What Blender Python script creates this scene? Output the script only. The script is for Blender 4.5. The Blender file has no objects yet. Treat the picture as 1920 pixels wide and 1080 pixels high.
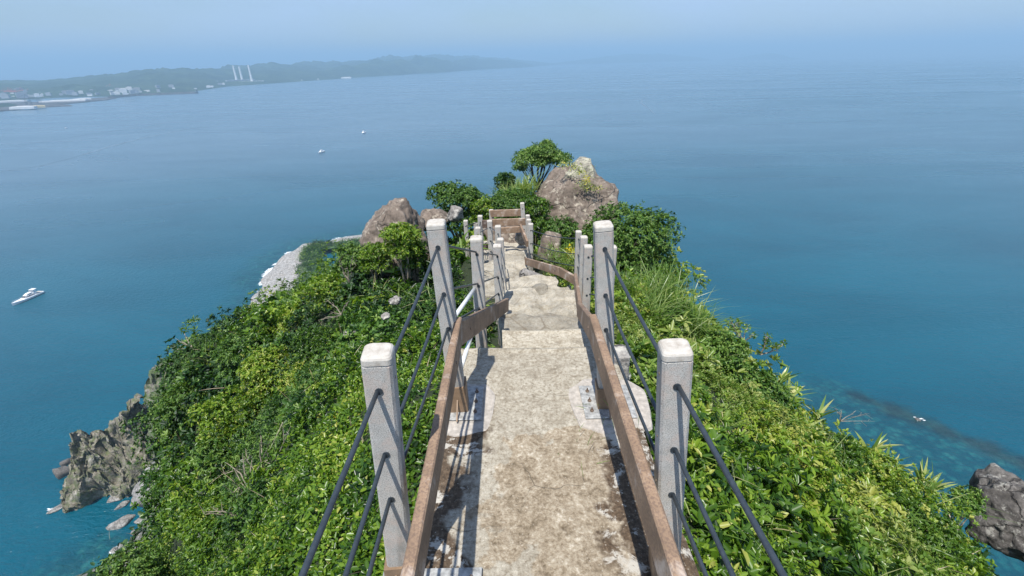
import bpy, math, random
import numpy as np
from mathutils import Vector, Matrix
R = math.radians
random.seed(7); rng = np.random.default_rng(11)
S = bpy.context.scene
C = S.collection
# ------------------------------------------------------------------ camera
CZ = 170.0                                   # eye height over the sea
PITCH, ROLL, FPX = R(25.9), R(1.15), 880.0   # focal length for a 1920 px wide frame
cp, sp, cr, sr = math.cos(PITCH), math.sin(PITCH), math.cos(ROLL), math.sin(ROLL)
fwd = Vector((0, cp, -sp)); up0 = Vector((0, sp, cp)); rt0 = Vector((1, 0, 0))
rt = rt0 * cr - up0 * sr; up = up0 * cr + rt0 * sr
cam = bpy.data.cameras.new('camera'); co = bpy.data.objects.new('camera', cam); C.objects.link(co)
m = Matrix.Identity(4)
for i in range(3):
    m[i][0] = rt[i]; m[i][1] = up[i]; m[i][2] = -fwd[i]
m[2][3] = CZ
co.matrix_world = m
cam.sensor_width = 36; cam.lens = 36 * FPX / 1920; cam.clip_start = .05; cam.clip_end = 120000
S.camera = co
# ------------------------------------------------------------------ light
SUN = Vector((0.15, 0.40, -0.906)).normalized()          # direction the light travels
sl = bpy.data.lights.new('sun', 'SUN'); sl.energy = 4.9; sl.angle = R(.55); sl.color = (1, .96, .90)
so = bpy.data.objects.new('sun', sl); C.objects.link(so)
so.rotation_euler = (-SUN).to_track_quat('Z', 'Y').to_euler(); so.location = (-20, -50, 300)
W = bpy.data.worlds.new('World'); S.world = W; W.use_nodes = True
nt = W.node_tree; nt.nodes.clear()
wo = nt.nodes.new('ShaderNodeOutputWorld'); bg = nt.nodes.new('ShaderNodeBackground')
sk = nt.nodes.new('ShaderNodeTexSky'); sk.sky_type = 'NISHITA'; sk.sun_disc = False
sk.sun_elevation = math.asin(-SUN.z); sk.sun_rotation = math.atan2(-SUN.x, -SUN.y)
sk.altitude = 100; sk.air_density = 1.3; sk.dust_density = .6; sk.ozone_density = 5.0
tc = nt.nodes.new('ShaderNodeTexCoord'); mp = nt.nodes.new('ShaderNodeMapping'); mp.inputs['Scale'].default_value = (1, 1, 3.2)
nz = nt.nodes.new('ShaderNodeTexNoise'); nz.inputs['Scale'].default_value = 2.2; nz.inputs['Detail'].default_value = 5; nz.inputs['Roughness'].default_value = .5
rp = nt.nodes.new('ShaderNodeValToRGB'); rp.color_ramp.elements[0].position = .38; rp.color_ramp.elements[1].position = .72
rp.color_ramp.elements[0].color = (0, 0, 0, 1); rp.color_ramp.elements[1].color = (1, 1, 1, 1)
mx = nt.nodes.new('ShaderNodeMix'); mx.data_type = 'RGBA'; mx.inputs['B'].default_value = (5.0, 6.4, 8.6, 1)
ml = nt.nodes.new('ShaderNodeMath'); ml.operation = 'MULTIPLY'; ml.inputs[1].default_value = .75
L = nt.links.new
L(tc.outputs['Generated'], mp.inputs['Vector']); L(mp.outputs[0], nz.inputs['Vector']); L(nz.outputs['Fac'], rp.inputs[0])
L(rp.outputs[0], ml.inputs[0]); L(ml.outputs[0], mx.inputs['Factor']); L(sk.outputs[0], mx.inputs['A'])
tm = nt.nodes.new('ShaderNodeMix'); tm.data_type = 'RGBA'; tm.blend_type = 'MULTIPLY'; tm.inputs['Factor'].default_value = 1; tm.inputs['B'].default_value = (1.0, 1.0, 1.09, 1); L(mx.outputs['Result'], tm.inputs['A']); L(tm.outputs['Result'], bg.inputs['Color']); bg.inputs['Strength'].default_value = .088; L(bg.outputs[0], wo.inputs[0])
S.view_settings.view_transform = 'Standard'; S.view_settings.look = 'None'; S.view_settings.exposure = .44; S.view_settings.gamma = 1
S.render.engine = 'CYCLES'
cy = S.cycles; cy.use_denoising = True; cy.max_bounces = 6; cy.diffuse_bounces = 3; cy.glossy_bounces = 2
cy.transmission_bounces = 3; cy.volume_bounces = 0; cy.transparent_max_bounces = 6; cy.sample_clamp_indirect = 4
# ------------------------------------------------------------------ helpers
def ray(px, py):
    d = fwd * 1.0 + rt * ((px - 960) / FPX) + up * ((540 - py) / FPX)
    return d
def at(px, py, Y):                           # world point seen at a pixel of the photo, Y metres ahead
    d = ray(px, py); k = Y / d.y
    return Vector((d.x * k, Y, CZ + d.z * k))
def sea(px, py, z=0.0):
    d = ray(px, py); k = (z - CZ) / d.z
    return Vector((d.x * k, d.y * k, z))
def tag(o, label=None, cat=None, group=None, kind=None):
    if label: o['label'] = label
    if cat: o['category'] = cat
    if group: o['group'] = group
    if kind: o['kind'] = kind
    return o
def empty(name, loc):
    o = bpy.data.objects.new(name, None); C.objects.link(o); o.location = loc; o.empty_display_size = .1
    return o
def mesh_obj(name, V, F, mat, parent=None, smooth=False, loc=None, attrs=None):
    me = bpy.data.meshes.new(name)
    V = np.asarray(V, dtype=np.float64).reshape(-1, 3)
    if isinstance(F, np.ndarray):
        n, k = F.shape
        me.vertices.add(len(V)); me.vertices.foreach_set('co', V.astype(np.float32).ravel())
        me.loops.add(n * k); me.loops.foreach_set('vertex_index', F.astype(np.int32).ravel())
        me.polygons.add(n); me.polygons.foreach_set('loop_start', np.arange(0, n * k, k, dtype=np.int32))
        me.polygons.foreach_set('loop_total', np.full(n, k, dtype=np.int32))
        me.update(calc_edges=True)
    else:
        me.from_pydata([tuple(v) for v in V], [], F); me.update()
    if attrs:
        for nm, arr in attrs.items():
            a = me.attributes.new(nm, 'FLOAT', 'POINT'); a.data.foreach_set('value', np.asarray(arr, dtype=np.float32))
    if smooth: me.polygons.foreach_set('use_smooth', np.ones(len(me.polygons), dtype=bool))
    if isinstance(mat, (list, tuple)):
        for q in mat: me.materials.append(q)
    else: me.materials.append(mat)
    o = bpy.data.objects.new(name, me); C.objects.link(o)
    if loc is not None: o.location = loc
    if parent is not None: o.parent = parent
    return o
class MB:
    def __init__(s): s.v = []; s.f = []
    def add(s, v, f):
        b = len(s.v); s.v += [tuple(q) for q in v]; s.f += [tuple(b + i for i in q) for q in f]
    def loft(s, rings, cap=True):
        n = len(rings[0]); v = [p for r in rings for p in r]; f = []
        for i in range(len(rings) - 1):
            for j in range(n):
                f.append((i*n+j, i*n+(j+1) % n, (i+1)*n+(j+1) % n, (i+1)*n+j))
        if cap: f.append(tuple(range(n))[::-1]); f.append(tuple((len(rings)-1)*n + j for j in range(n)))
        s.add(v, f)
    def box(s, c, sz, b=0.0, rot=0):
        x, y, z = sz[0]/2, sz[1]/2, sz[2]/2; b = min(b, x*.9, y*.9, z*.9)
        ca, sa = math.cos(rot), math.sin(rot)
        def ring(hx, hy, bb, zz):
            pts = [(hx-bb, -hy), (hx, -hy+bb), (hx, hy-bb), (hx-bb, hy), (-hx+bb, hy), (-hx, hy-bb), (-hx, -hy+bb), (-hx+bb, -hy)] if bb > 0 else [(hx, -hy), (hx, hy), (-hx, hy), (-hx, -hy)]
            return [(c[0]+p[0]*ca-p[1]*sa, c[1]+p[0]*sa+p[1]*ca, c[2]+zz) for p in pts]
        if b > 0: s.loft([ring(x-b, y-b, b, -z), ring(x, y, b, -z+b), ring(x, y, b, z-b), ring(x-b, y-b, b, z)])
        else: s.loft([ring(x, y, 0, -z), ring(x, y, 0, z)])
    def tube(s, pts, r, n=8):
        pts = [Vector(p) for p in pts]; rings = []
        rr = r if isinstance(r, (list, tuple)) else [r]*len(pts)
        for i, p in enumerate(pts):
            d = (pts[min(i+1, len(pts)-1)] - pts[max(i-1, 0)]).normalized()
            a = d.cross(Vector((0, 0, 1)) if abs(d.z) < .9 else Vector((1, 0, 0))).normalized(); b = d.cross(a)
            rings.append([p + (a*math.cos(2*math.pi*j/n) + b*math.sin(2*math.pi*j/n))*rr[i] for j in range(n)])
        s.loft(rings)
    def beam(s, p, q, w, h, b=.004):         # plank from p to q: top centre line, w thick, h high, bevelled
        p, q = Vector(p), Vector(q); d = (q-p).normalized(); sd = d.cross(Vector((0, 0, 1))).normalized(); u = sd.cross(d)
        ring = [(-w/2+b, 0), (w/2-b, 0), (w/2, -b), (w/2, -h+b), (w/2-b, -h), (-w/2+b, -h), (-w/2, -h+b), (-w/2, -b)]
        n = max(2, int((q-p).length/.25)); rs = []
        for i in range(n+1):
            o = p + (q-p)*i/n
            rs.append([o + sd*x + u*z for x, z in ring][::-1])
        s.loft(rs)
    def build(s, name, mat, parent=None, loc=None, smooth=False):
        V = np.array(s.v, dtype=float)
        if loc is not None: V = V - np.array(loc)
        return mesh_obj(name, V, s.f, mat, parent, smooth, loc)
def hsh(i, j, k, seed):
    n = (i*374761393 + j*668265263 + k*2147483647 + seed*974711) & 0xffffffff
    n = ((n ^ (n >> 13)) * 1274126177) & 0xffffffff
    n = ((n ^ (n >> 16)) * 2246822519) & 0xffffffff
    return ((n ^ (n >> 15)) & 0xffffff) / float(0xffffff)
def vnoise(P, seed=0):
    P = np.asarray(P, dtype=float); I = np.floor(P).astype(np.int64); f = P - I; f = f*f*(3-2*f); r = 0
    for a in (0, 1):
        for b in (0, 1):
            for c in (0, 1):
                w = (f[:, 0] if a else 1-f[:, 0])*(f[:, 1] if b else 1-f[:, 1])*(f[:, 2] if c else 1-f[:, 2])
                r = r + w*hsh(I[:, 0]+a, I[:, 1]+b, I[:, 2]+c, seed)
    return r*2-1
def fbm(P, o=4, seed=0, g=.5):
    r = 0; a = 1; P = np.asarray(P, dtype=float)
    for i in range(o): r = r + a*vnoise(P*(2.03**i)+i*7.3, seed+i); a *= g
    return r
def sstep(a, b, x):
    t = np.clip((x-a)/(b-a), 0, 1); return t*t*(3-2*t)
# ------------------------------------------------------------------ materials
class Mat:
    def __init__(s, name):
        s.m = bpy.data.materials.new(name); s.m.use_nodes = True; s.t = s.m.node_tree
        s.p = s.t.nodes['Principled BSDF']; s.out = s.t.nodes['Material Output']
        s.tc = s.t.nodes.new('ShaderNodeTexCoord'); s.co = s.tc.outputs['Object']
    def n(s, ty, **kw):
        o = s.t.nodes.new('ShaderNode'+ty)
        for k, v in kw.items(): setattr(o, k, v)
        return o
    def l(s, a, b): s.t.links.new(a, b)
    def noise(s, scale, detail=4, rough=.55, dist=0, stretch=None, co=None):
        o = s.n('TexNoise'); o.inputs['Scale'].default_value = scale; o.inputs['Detail'].default_value = detail
        o.inputs['Roughness'].default_value = rough; o.inputs['Distortion'].default_value = dist
        c = co or s.co
        if stretch:
            mpn = s.n('Mapping'); mpn.inputs['Scale'].default_value = stretch; s.l(c, mpn.inputs[0]); c = mpn.outputs[0]
        s.l(c, o.inputs['Vector']); return o.outputs['Fac']
    def voro(s, scale, feat='F1', co=None, stretch=None):
        o = s.n('TexVoronoi', feature=feat); o.inputs['Scale'].default_value = scale; c = co or s.co
        if stretch:
            mpn = s.n('Mapping'); mpn.inputs['Scale'].default_value = stretch; s.l(c, mpn.inputs[0]); c = mpn.outputs[0]
        s.l(c, o.inputs['Vector']); return o
    def ramp(s, fac, stops):
        o = s.n('ValToRGB'); e = o.color_ramp.elements
        while len(e) < len(stops): e.new(.5)
        for i, (p, c) in enumerate(stops):
            e[i].position = p; e[i].color = (c, c, c, 1) if isinstance(c, (int, float)) else (*c, 1)
        s.l(fac, o.inputs[0]); return o.outputs[0]
    def mix(s, fac, a, b, bt='MIX'):
        o = s.n('Mix', data_type='RGBA', blend_type=bt)
        for sock, v in ((o.inputs['Factor'], fac), (o.inputs['A'], a), (o.inputs['B'], b)):
            if isinstance(v, (int, float)): sock.default_value = v
            elif isinstance(v, tuple): sock.default_value = (*v, 1)
            else: s.l(v, sock)
        return o.outputs['Result']
    def math(s, op, a, b=0.0, clamp=False):
        o = s.n('Math', operation=op, use_clamp=clamp)
        for i, v in enumerate((a, b)):
            if isinstance(v, (int, float)): o.inputs[i].default_value = v
            else: s.l(v, o.inputs[i])
        return o.outputs[0]
    def attr(s, name):
        o = s.n('Attribute'); o.attribute_name = name; return o.outputs['Fac']
    def col(s, c):
        if isinstance(c, tuple): s.p.inputs['Base Color'].default_value = (*c, 1)
        else: s.l(c, s.p.inputs['Base Color'])
    def rough(s, v):
        if isinstance(v, (int, float)): s.p.inputs['Roughness'].default_value = v
        else: s.l(v, s.p.inputs['Roughness'])
    def bump(s, h, st=.5, d=.01):
        o = s.n('Bump'); o.inputs['Strength'].default_value = st; o.inputs['Distance'].default_value = d
        s.l(h, o.inputs['Height']); s.l(o.outputs[0], s.p.inputs['Normal'])
M = {}
def m_granite():
    k = Mat('cast_stone'); n1 = k.noise(9, 5, .6); n2 = k.noise(260, 2, .7); st = k.noise(12, 4, .6, 0, (1, 1, .12)); v = k.voro(420)
    c = k.ramp(n1, [(.3, (.37, .36, .33)), (.7, (.55, .53, .49))])
    c = k.mix(k.ramp(n2, [(.38, .9), (.52, 0.)]), c, (.17, .165, .15))
    c = k.mix(k.math('MULTIPLY', k.ramp(st, [(.48, 0.), (.66, 1.)]), .75), c, (.19, .175, .15))
    gm = k.n('NewGeometry'); sx = k.n('SeparateXYZ'); k.l(gm.outputs['Normal'], sx.inputs[0])
    pt = k.math('MULTIPLY', k.ramp(k.noise(14, 4, .7), [(.48, 0.), (.62, 1.)]), .3); c = k.mix(pt, c, (.55, .40, .32))
    k.col(c); k.rough(.9); k.bump(k.mix(.5, n2, n1), .5, .004); return k.m
def m_cap():
    k = Mat('cap_stone'); n1 = k.noise(30, 5, .65); n2 = k.noise(300, 2)
    c = k.ramp(n1, [(.3, (.33, .29, .24)), (.5, (.47, .44, .385)), (.7, (.56, .53, .48))])
    c = k.mix(k.ramp(n2, [(.35, .5), (.5, 0.)]), c, (.42, .36, .30)); k.col(c); k.rough(.9); k.bump(n2, .4, .003); return k.m
def m_plank(dark=False):
    k = Mat('stained_plank_dark' if dark else 'stained_plank'); n1 = k.noise(6, 5, .6); n2 = k.noise(90, 3, .6); st = k.noise(5, 5, .65)
    c = k.ramp(n1, [(.3, (.16, .105, .065)), (.55, (.29, .195, .125)), (.75, (.43, .32, .225))]) if not dark else k.ramp(n1, [(.3, (.05, .035, .027)), (.6, (.13, .085, .062)), (.8, (.2, .14, .11))])
    c = k.mix(k.ramp(n2, [(.4, .6), (.55, 0.)]), c, (.13, .085, .065))
    c = k.mix(k.math('MULTIPLY', k.ramp(st, [(.56, 0.), (.66, 1.)]), .6), c, (.50, .44, .39)); k.col(c); k.rough(.78); k.bump(n2, .5, .003); return k.m
def m_path():
    k = Mat('weathered_concrete')
    big = k.noise(2.1, 6, .62, .4); mid = k.noise(11, 7, .74, .3); fine = k.noise(42, 6, .75); sp = k.voro(62); sp2 = k.voro(28)
    c = k.ramp(mid, [(.28, (.17, .145, .105)), (.42, (.285, .25, .19)), (.55, (.37, .335, .265)), (.75, (.47, .43, .35))])
    c = k.mix(k.ramp(fine, [(.36, .9), (.50, 0.)]), c, (.17, .135, .09)); c = k.mix(k.ramp(fine, [(.56, 0.), (.66, .6)]), c, (.58, .53, .43))
    # brown stains: along the edges and a large patch near the camera
    sx = k.n('SeparateXYZ'); k.l(k.co, sx.inputs[0])
    wob = k.math('MULTIPLY', k.math('SUBTRACT', k.noise(3.4, 4, .6, .2), .5), 1.0)
    xx = k.math('ADD', sx.outputs[0], wob)
    ex = k.math('ABSOLUTE', k.math('SUBTRACT', xx, .10)); edge = k.math('MULTIPLY', k.math('SUBTRACT', ex, .33, True), 14, True)
    yn = k.math('ADD', sx.outputs[1], wob); near = k.math('MULTIPLY', k.math('SUBTRACT', 2.2, yn, True), 45, True)
    xm = k.math('MULTIPLY', k.math('ADD', xx, .10, True), 30, True)
    dk = k.math('MULTIPLY', edge, near, True); patch = k.math('MULTIPLY', near, xm, True)
    lich = k.ramp(k.noise(7, 6, .72, .5), [(.53, 0.), (.58, 1.)])
    c = k.mix(k.math('MULTIPLY', patch, .85), c, k.ramp(k.math('ADD', k.math('MULTIPLY', mid, .5), k.math('MULTIPLY', fine, .5)), [(.38, (.10, .072, .04)), (.48, (.24, .185, .12)), (.56, (.36, .30, .215)), (.64, (.58, .52, .42))]))
    brown = k.mix(lich, k.ramp(fine, [(.35, (.03, .018, .009)), (.55, (.085, .052, .027)), (.68, (.19, .14, .09))]), (.46, .43, .37))
    c = k.mix(k.math('MULTIPLY', dk, .93), c, brown)
    peb = k.ramp(sp.outputs['Distance'], [(.12, 1.), (.30, 0.)]); pr = k.ramp(sp.outputs['Color'], [(.55, 0.), (.8, .8)])
    c = k.mix(k.math('MULTIPLY', k.math('MULTIPLY', peb, pr), k.math('ADD', k.math('MULTIPLY', near, .4), .2)), c, (.55, .50, .41))
    ck = k.voro(1.5, 'DISTANCE_TO_EDGE', co=None); dn = k.n('TexNoise'); dn.inputs['Scale'].default_value = 5; dn.inputs['Detail'].default_value = 4
    k.l(k.co, dn.inputs['Vector']); mixv = k.n('Mix', data_type='RGBA'); mixv.inputs['Factor'].default_value = .16; k.l(k.co, mixv.inputs['A']); k.l(dn.outputs['Color'], mixv.inputs['B']); k.l(mixv.outputs['Result'], ck.inputs['Vector'])
    crack = k.math('MULTIPLY', k.ramp(ck.outputs['Distance'], [(.002, 1.), (.006, 0.)]), k.ramp(k.noise(1.7, 3, .6), [(.5, 0.), (.58, .75)]))
    c = k.mix(crack, c, (.15, .12, .08))
    tn = k.attr('tint'); c = k.mix(1.0, c, k.ramp(tn, [(0., .68), (1., 1.18)]), 'MULTIPLY'); k.col(c); k.rough(.93); k.bump(k.math('ADD', k.math('ADD', mid, k.math('MULTIPLY', fine, .8)), k.math('MULTIPLY', crack, -.6)), .8, .012); return k.m
def m_stone_step():
    k = Mat('mortared_stone'); ck = k.voro(1.9, 'DISTANCE_TO_EDGE'); vc = k.voro(1.9); mid = k.noise(7, 6, .7); fine = k.noise(50, 5, .7)
    c = k.ramp(mid, [(.3, (.22, .195, .15)), (.5, (.36, .33, .265)), (.72, (.48, .44, .365))])
    c = k.mix(k.ramp(fine, [(.36, .7), (.5, 0.)]), c, (.22, .17, .11))
    c = k.mix(k.math('MULTIPLY', k.ramp(ck.outputs['Distance'], [(.004, 1.), (.02, 0.)]), k.ramp(k.noise(1.3, 4, .6), [(.42, 0.), (.6, .6)])), c, (.17, .13, .085))
    tn = k.attr('tint'); c = k.mix(1.0, c, k.ramp(tn, [(0., .68), (1., 1.18)]), 'MULTIPLY'); k.col(c); k.rough(.93); k.bump(k.math('ADD', mid, k.math('MULTIPLY', fine, .4)), 1., .03); return k.m
def m_rock(name, a, b, c3, sc=1.0, lichen=.5, lcol=(.42, .40, .33), bd=.05, crk=1.0):
    k = Mat(name); n1 = k.noise(1.2*sc, 6, .65, .6); n2 = k.noise(9*sc, 6, .7); n3 = k.noise(3*sc, 4, .6, 0, (1, 1, .25))
    c = k.ramp(n1, [(.3, a), (.5, b), (.72, c3)])
    c = k.mix(k.math('MULTIPLY', k.ramp(n2, [(.36, 1.), (.52, 0.)]), .6), c, tuple(x*.45 for x in a))
    ck = k.voro(.8*sc, 'DISTANCE_TO_EDGE'); dn = k.n('TexNoise'); dn.inputs['Scale'].default_value = 2*sc; dn.inputs['Detail'].default_value = 4; k.l(k.co, dn.inputs['Vector'])
    mv = k.n('Mix', data_type='RGBA'); mv.inputs['Factor'].default_value = .35; k.l(k.co, mv.inputs['A']); k.l(dn.outputs['Color'], mv.inputs['B']); k.l(mv.outputs['Result'], ck.inputs['Vector'])
    crack = k.ramp(ck.outputs['Distance'], [(.006, 1.), (.02, 0.)])
    c = k.mix(k.math('MULTIPLY', crack, .75*crk), c, tuple(x*.3 for x in a))
    if lichen > 0:
        lf = k.ramp(k.math('ADD', k.math('MULTIPLY', k.noise(2.6*sc, 6, .72), .6), k.math('MULTIPLY', n2, .4)), [(.60-lichen*.16, 0.), (.66-lichen*.14, 1.)])
        c = k.mix(k.math('MULTIPLY', lf, .85), c, lcol)
    k.col(c); k.rough(.92); k.bump(k.math('ADD', k.math('ADD', k.math('ADD', n1, k.math('MULTIPLY', n2, .35)), k.math('MULTIPLY', n3, .4)), k.math('MULTIPLY', crack, -.35)), .9, bd); return k.m
def m_leaf(name, stops, tr=.38, rough=.33):
    k = Mat(name); v = k.attr('tone'); c = k.ramp(v, stops); k.col(c); k.rough(rough)
    k.p.inputs['Specular IOR Level'].default_value = .45
    t = k.n('BsdfTranslucent'); k.l(k.mix(1.0, c, (1.25, 1.35, .45), 'MULTIPLY'), t.inputs['Color'])
    ms = k.n('MixShader'); ms.inputs[0].default_value = tr; k.l(k.p.outputs[0], ms.inputs[1]); k.l(t.outputs[0], ms.inputs[2]); k.l(ms.outputs[0], k.out.inputs['Surface']); return k.m
def m_plain(name, c, rough=.6, metal=0, var=.3, sc=20):
    k = Mat(name); n = k.noise(sc, 4, .6); k.col(k.ramp(n, [(.3, tuple(x*(1-var) for x in c)), (.7, tuple(min(1, x*(1+var*.4)) for x in c))])); k.rough(rough); k.p.inputs['Metallic'].default_value = metal; return k.m
M['granite'] = m_granite(); M['cap'] = m_cap(); M['plank'] = m_plank(); M['plankd'] = m_plank(True); M['path'] = m_path(); M['step'] = m_stone_step()
M['boulder'] = m_rock('brown_boulder', (.10, .078, .060), (.19, .15, .118), (.29, .24, .195), 1.2, .4, (.42, .38, .30), .06, .3)
M['boulderg'] = m_rock('lichen_boulder', (.17, .155, .125), (.27, .25, .20), (.36, .34, .28), 2.0, .75, (.48, .46, .34), .06, .3)
M['greyrock'] = m_rock('grey_rock', (.16, .145, .13), (.28, .26, .235), (.42, .40, .37), 2.2, .5, (.50, .48, .42), .05)
M['darkrock'] = m_rock('dark_rock', (.05, .045, .04), (.11, .10, .09), (.20, .185, .165), 1.6, .4, (.34, .33, .29), .06)
M['stack'] = m_rock('stack_rock', (.08, .068, .048), (.25, .225, .175), (.50, .465, .40), .17, .75, (.09, .12, .035), 1.2, .12)
M['cliff'] = m_rock('cliff_rock', (.10, .09, .075), (.22, .20, .17), (.38, .36, .32), .12, 1.1, (.07, .11, .03), 1.0, .1)
M['shorerock'] = m_rock('shore_rock', (.13, .12, .11), (.26, .25, .23), (.44, .43, .41), .6, .3, (.5, .49, .46), .3)
M['steel'] = m_plain('galvanised_steel', (.42, .42, .40), .6, .2, .6, 30)
M['boltm'] = m_plain('rusty_bolt', (.22, .16, .12), .6, .5, .4, 90)
M['bracketb'] = m_plain('brown_bracket', (.25, .165, .10), .55, .1, .3, 25)
M['cable'] = m_plain('black_cable', (.035, .045, .055), .42, 0, .3, 60)
M['pipe'] = m_plain('white_pipe', (.66, .68, .68), .4, .1, .2, 30)
M['bark'] = m_plain('pale_bark', (.34, .29, .22), .9, 0, .5, 30)
M['barkd'] = m_plain('dark_bark', (.085, .065, .05), .9, 0, .5, 30)
GREEN = [(0., (.008, .024, .005)), (.3, (.030, .082, .010)), (.6, (.11, .21, .018)), (.85, (.24, .35, .035)), (1., (.38, .40, .09))]
DGREEN = [(0., (.006, .022, .005)), (.5, (.024, .075, .010)), (.85, (.08, .17, .018)), (1., (.16, .25, .045))]
YGREEN = [(0., (.03, .085, .01)), (.5, (.10, .19, .022)), (.85, (.20, .29, .05)), (1., (.32, .36, .11))]
M['leaf'] = m_leaf('leaf_mixed', GREEN); M['dleaf'] = m_leaf('leaf_dark', DGREEN, .22, .5); M['yleaf'] = m_leaf('leaf_yellowish', YGREEN, .38)
M['grassb'] = m_leaf('grass_blade', [(0., (.05, .12, .015)), (.6, (.16, .26, .05)), (.9, (.36, .40, .16)), (1., (.42, .36, .2))], .4)
M['yflower'] = m_leaf('yellow_flower', [(0., (.35, .30, .01)), (1., (.75, .62, .03))], .3)
M['sedum'] = m_leaf('stonecrop', [(0., (.12, .17, .05)), (.8, (.34, .36, .10)), (1., (.62, .52, .05))], .2)
def m_soil():
    k = Mat('island_soil'); n = k.noise(3, 6, .7); n2 = k.noise(25, 5, .7); c = k.ramp(n2, [(.3, (.012, .022, .008)), (.55, (.03, .05, .014)), (.8, (.09, .075, .045))]); k.col(c); k.rough(1); k.bump(n, 1, .1)
    f = k.attr('bare'); n3 = k.noise(.14, 7, .7, .5); n4 = k.noise(.9, 7, .75)
    rc = k.ramp(n4, [(.3, (.07, .065, .055)), (.48, (.22, .205, .18)), (.65, (.40, .38, .35)), (.8, (.5, .48, .45))])
    rc = k.mix(k.ramp(n3, [(.5, 0.), (.58, .8)]), rc, (.04, .075, .018))
    k.col(k.mix(f, c, rc)); k.bump(k.math('ADD', n, k.math('MULTIPLY', k.math('MULTIPLY', n4, f), 4)), 1, .25); return k.m
M['soil'] = m_soil()
# ------------------------------------------------------------------ terrain of the islet: eye-relative drop a(x, y)
CP = [  # (px, py, forward distance) of visible ground
 (640,1080,1.75),(450,1080,2.3),(375,1080,3.8),(600,800,3.7),(700,600,5.6),(450,850,5.8),(400,950,4.6),(400,720,10.5),(358,618,15),(425,588,16),(318,700,13.5),(322,800,10.5),
 (480,562,16),(560,532,13.5),(640,482,11.5),(600,610,9),(520,710,7.5),(730,470,11),(760,535,7.6),(850,425,13),(930,400,14),(1000,415,13.5),(1060,420,14),
 (385,890,7.5),(395,965,5.2),(540,900,3.9),(800,470,10.5),(680,520,9.5),
 (1320,1080,1.65),(1500,1000,2.4),(1700,1050,2.9),(1880,1075,3.4),(1790,955,4.6),(1640,845,5.4),(1500,765,6.0),(1430,690,6.4),(1330,615,6.5),(1262,545,7.2),(1400,850,3.4),(1300,700,4.2),
 (1200,610,5.0),(1150,470,9.5),(1100,440,11.5),(1230,480,9.5)]
pts = []
for px, py, Y in CP:
    p = at(px, py, Y); pts.append((p.x, p.y, CZ - p.z))
for Y, a in ((.2,2.12),(1.2,2.12),(2.2,2.15),(3.0,2.25),(4.0,2.65),(5.5,3.1),(7.,3.6),(9.,3.95),(10.5,4.0)):
    pts += [(-.5, Y, a), (.85, Y, a)]
pts += [(0.1, 14, 4.1), (0, 18, 5.6), (3, 15, 4.5), (3.4, 18, 6.5), (-3.4, 14, 4.9), (-3.2, 18, 7.5)]
# flanks that fall away, hidden from the path
far = []
for ph, r0, e0, rc in ((-118,14,1.0,150),(-95,14,1.05,150),(-78,14,1.1,165),(-62,13,1.12,180),(-47,13,.93,196),(-38,24,.60,280),(-30,26,.56,345),(-22,28,.60,400),(-14,30,.60,340),(-5,34,.62,220),
                       (5,34,.70,200),(14,26,.72,185),(24,20,.85,175),(34,16,.95,168),(45,13,1.08,150),(58,12,1.25,140),(75,12,1.3,135),(95,12,1.1,135),(118,12,.9,140)):
    # e0 = drop / radius just past the crest line
    for f, k in ((1., 0), (2.2, .10), (4.5, .10)):
        r = r0*f
        if r < rc*.62:
            ea = e0 + k*(170/rc - e0 + .35)
            pts.append((r*math.sin(R(ph)), r*math.cos(R(ph)), min(ea*r, 160)))
    for r, a in ((rc*.8, 128 if rc < 270 else 154), (rc*.93, 160 if rc < 270 else 164.5), (rc, 170.), (rc*1.15, 181), (rc*1.6, 205), (rc*2.4, 260)):
        pts.append((r*math.sin(R(ph)), r*math.cos(R(ph)), a))
for ph in (140, 160, 180, 200, 220):
    for r, a in ((1, 1.9), (5, 1.6 + (2 if ph in (140, 220) else 0)), (18, 4 if ph == 180 else 9), (60, 30), (130, 120), (160, 170), (260, 215)):
        pts.append((r*math.sin(R(ph)), r*math.cos(R(ph)), a))
for ph_, r, a in ((-46, 20, 16.2), (-50, 19, 17), (-55, 17, 17), (-62, 15, 17)):
    pts.append((r*math.sin(R(ph_)), r*math.cos(R(ph_)), a))
for x in (-1.4, 1.7):
    pts.append((x, .3, 2.75)); pts.append((x, -1.2, 2.6))
PT = np.array(pts); 
def feat(x, y):
    r = np.hypot(x, y); w = np.log(r+1.0); ph = np.arctan2(x, y)
    return np.stack([w*np.sin(ph)*1.5, w*np.cos(ph)*1.5], 1)
U = feat(PT[:, 0], PT[:, 1]); rr_ = np.hypot(PT[:, 0], PT[:, 1]); val = np.log(PT[:, 2]+.0)
def K(A, B):
    d2 = ((A[:, None]-B[None])**2).sum(2); return .5*d2*np.log(d2+1e-12)
n_ = len(PT); A_ = np.zeros((n_+3, n_+3)); A_[:n_, :n_] = K(U, U)+np.eye(n_)*.003; A_[:n_, n_] = 1; A_[:n_, n_+1:] = U; A_[n_, :n_] = 1; A_[n_+1:, :n_] = U.T
coef = np.linalg.solve(A_, np.concatenate([val, [0, 0, 0]]))
TREADS = [  # far edge Y, drop, x left, x right
 (-1.2,2.07,-.62,.8),(3.16,2.07,-.36,.78),(3.72,2.24,-.12,.74),(4.52,2.52,-.10,.8),(5.82,2.86,-.12,.9),(6.75,3.1,-.25,.86),(7.7,3.42,-.6,.42),(8.7,3.66,-.65,.32),(9.5,3.82,-.7,.3),(10.6,3.92,-.75,.35)]
tY = np.array([t[0] for t in TREADS]); tA = np.array([t[1] for t in TREADS]); tL = np.array([t[2] for t in TREADS]); tR = np.array([t[3] for t in TREADS])
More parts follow.
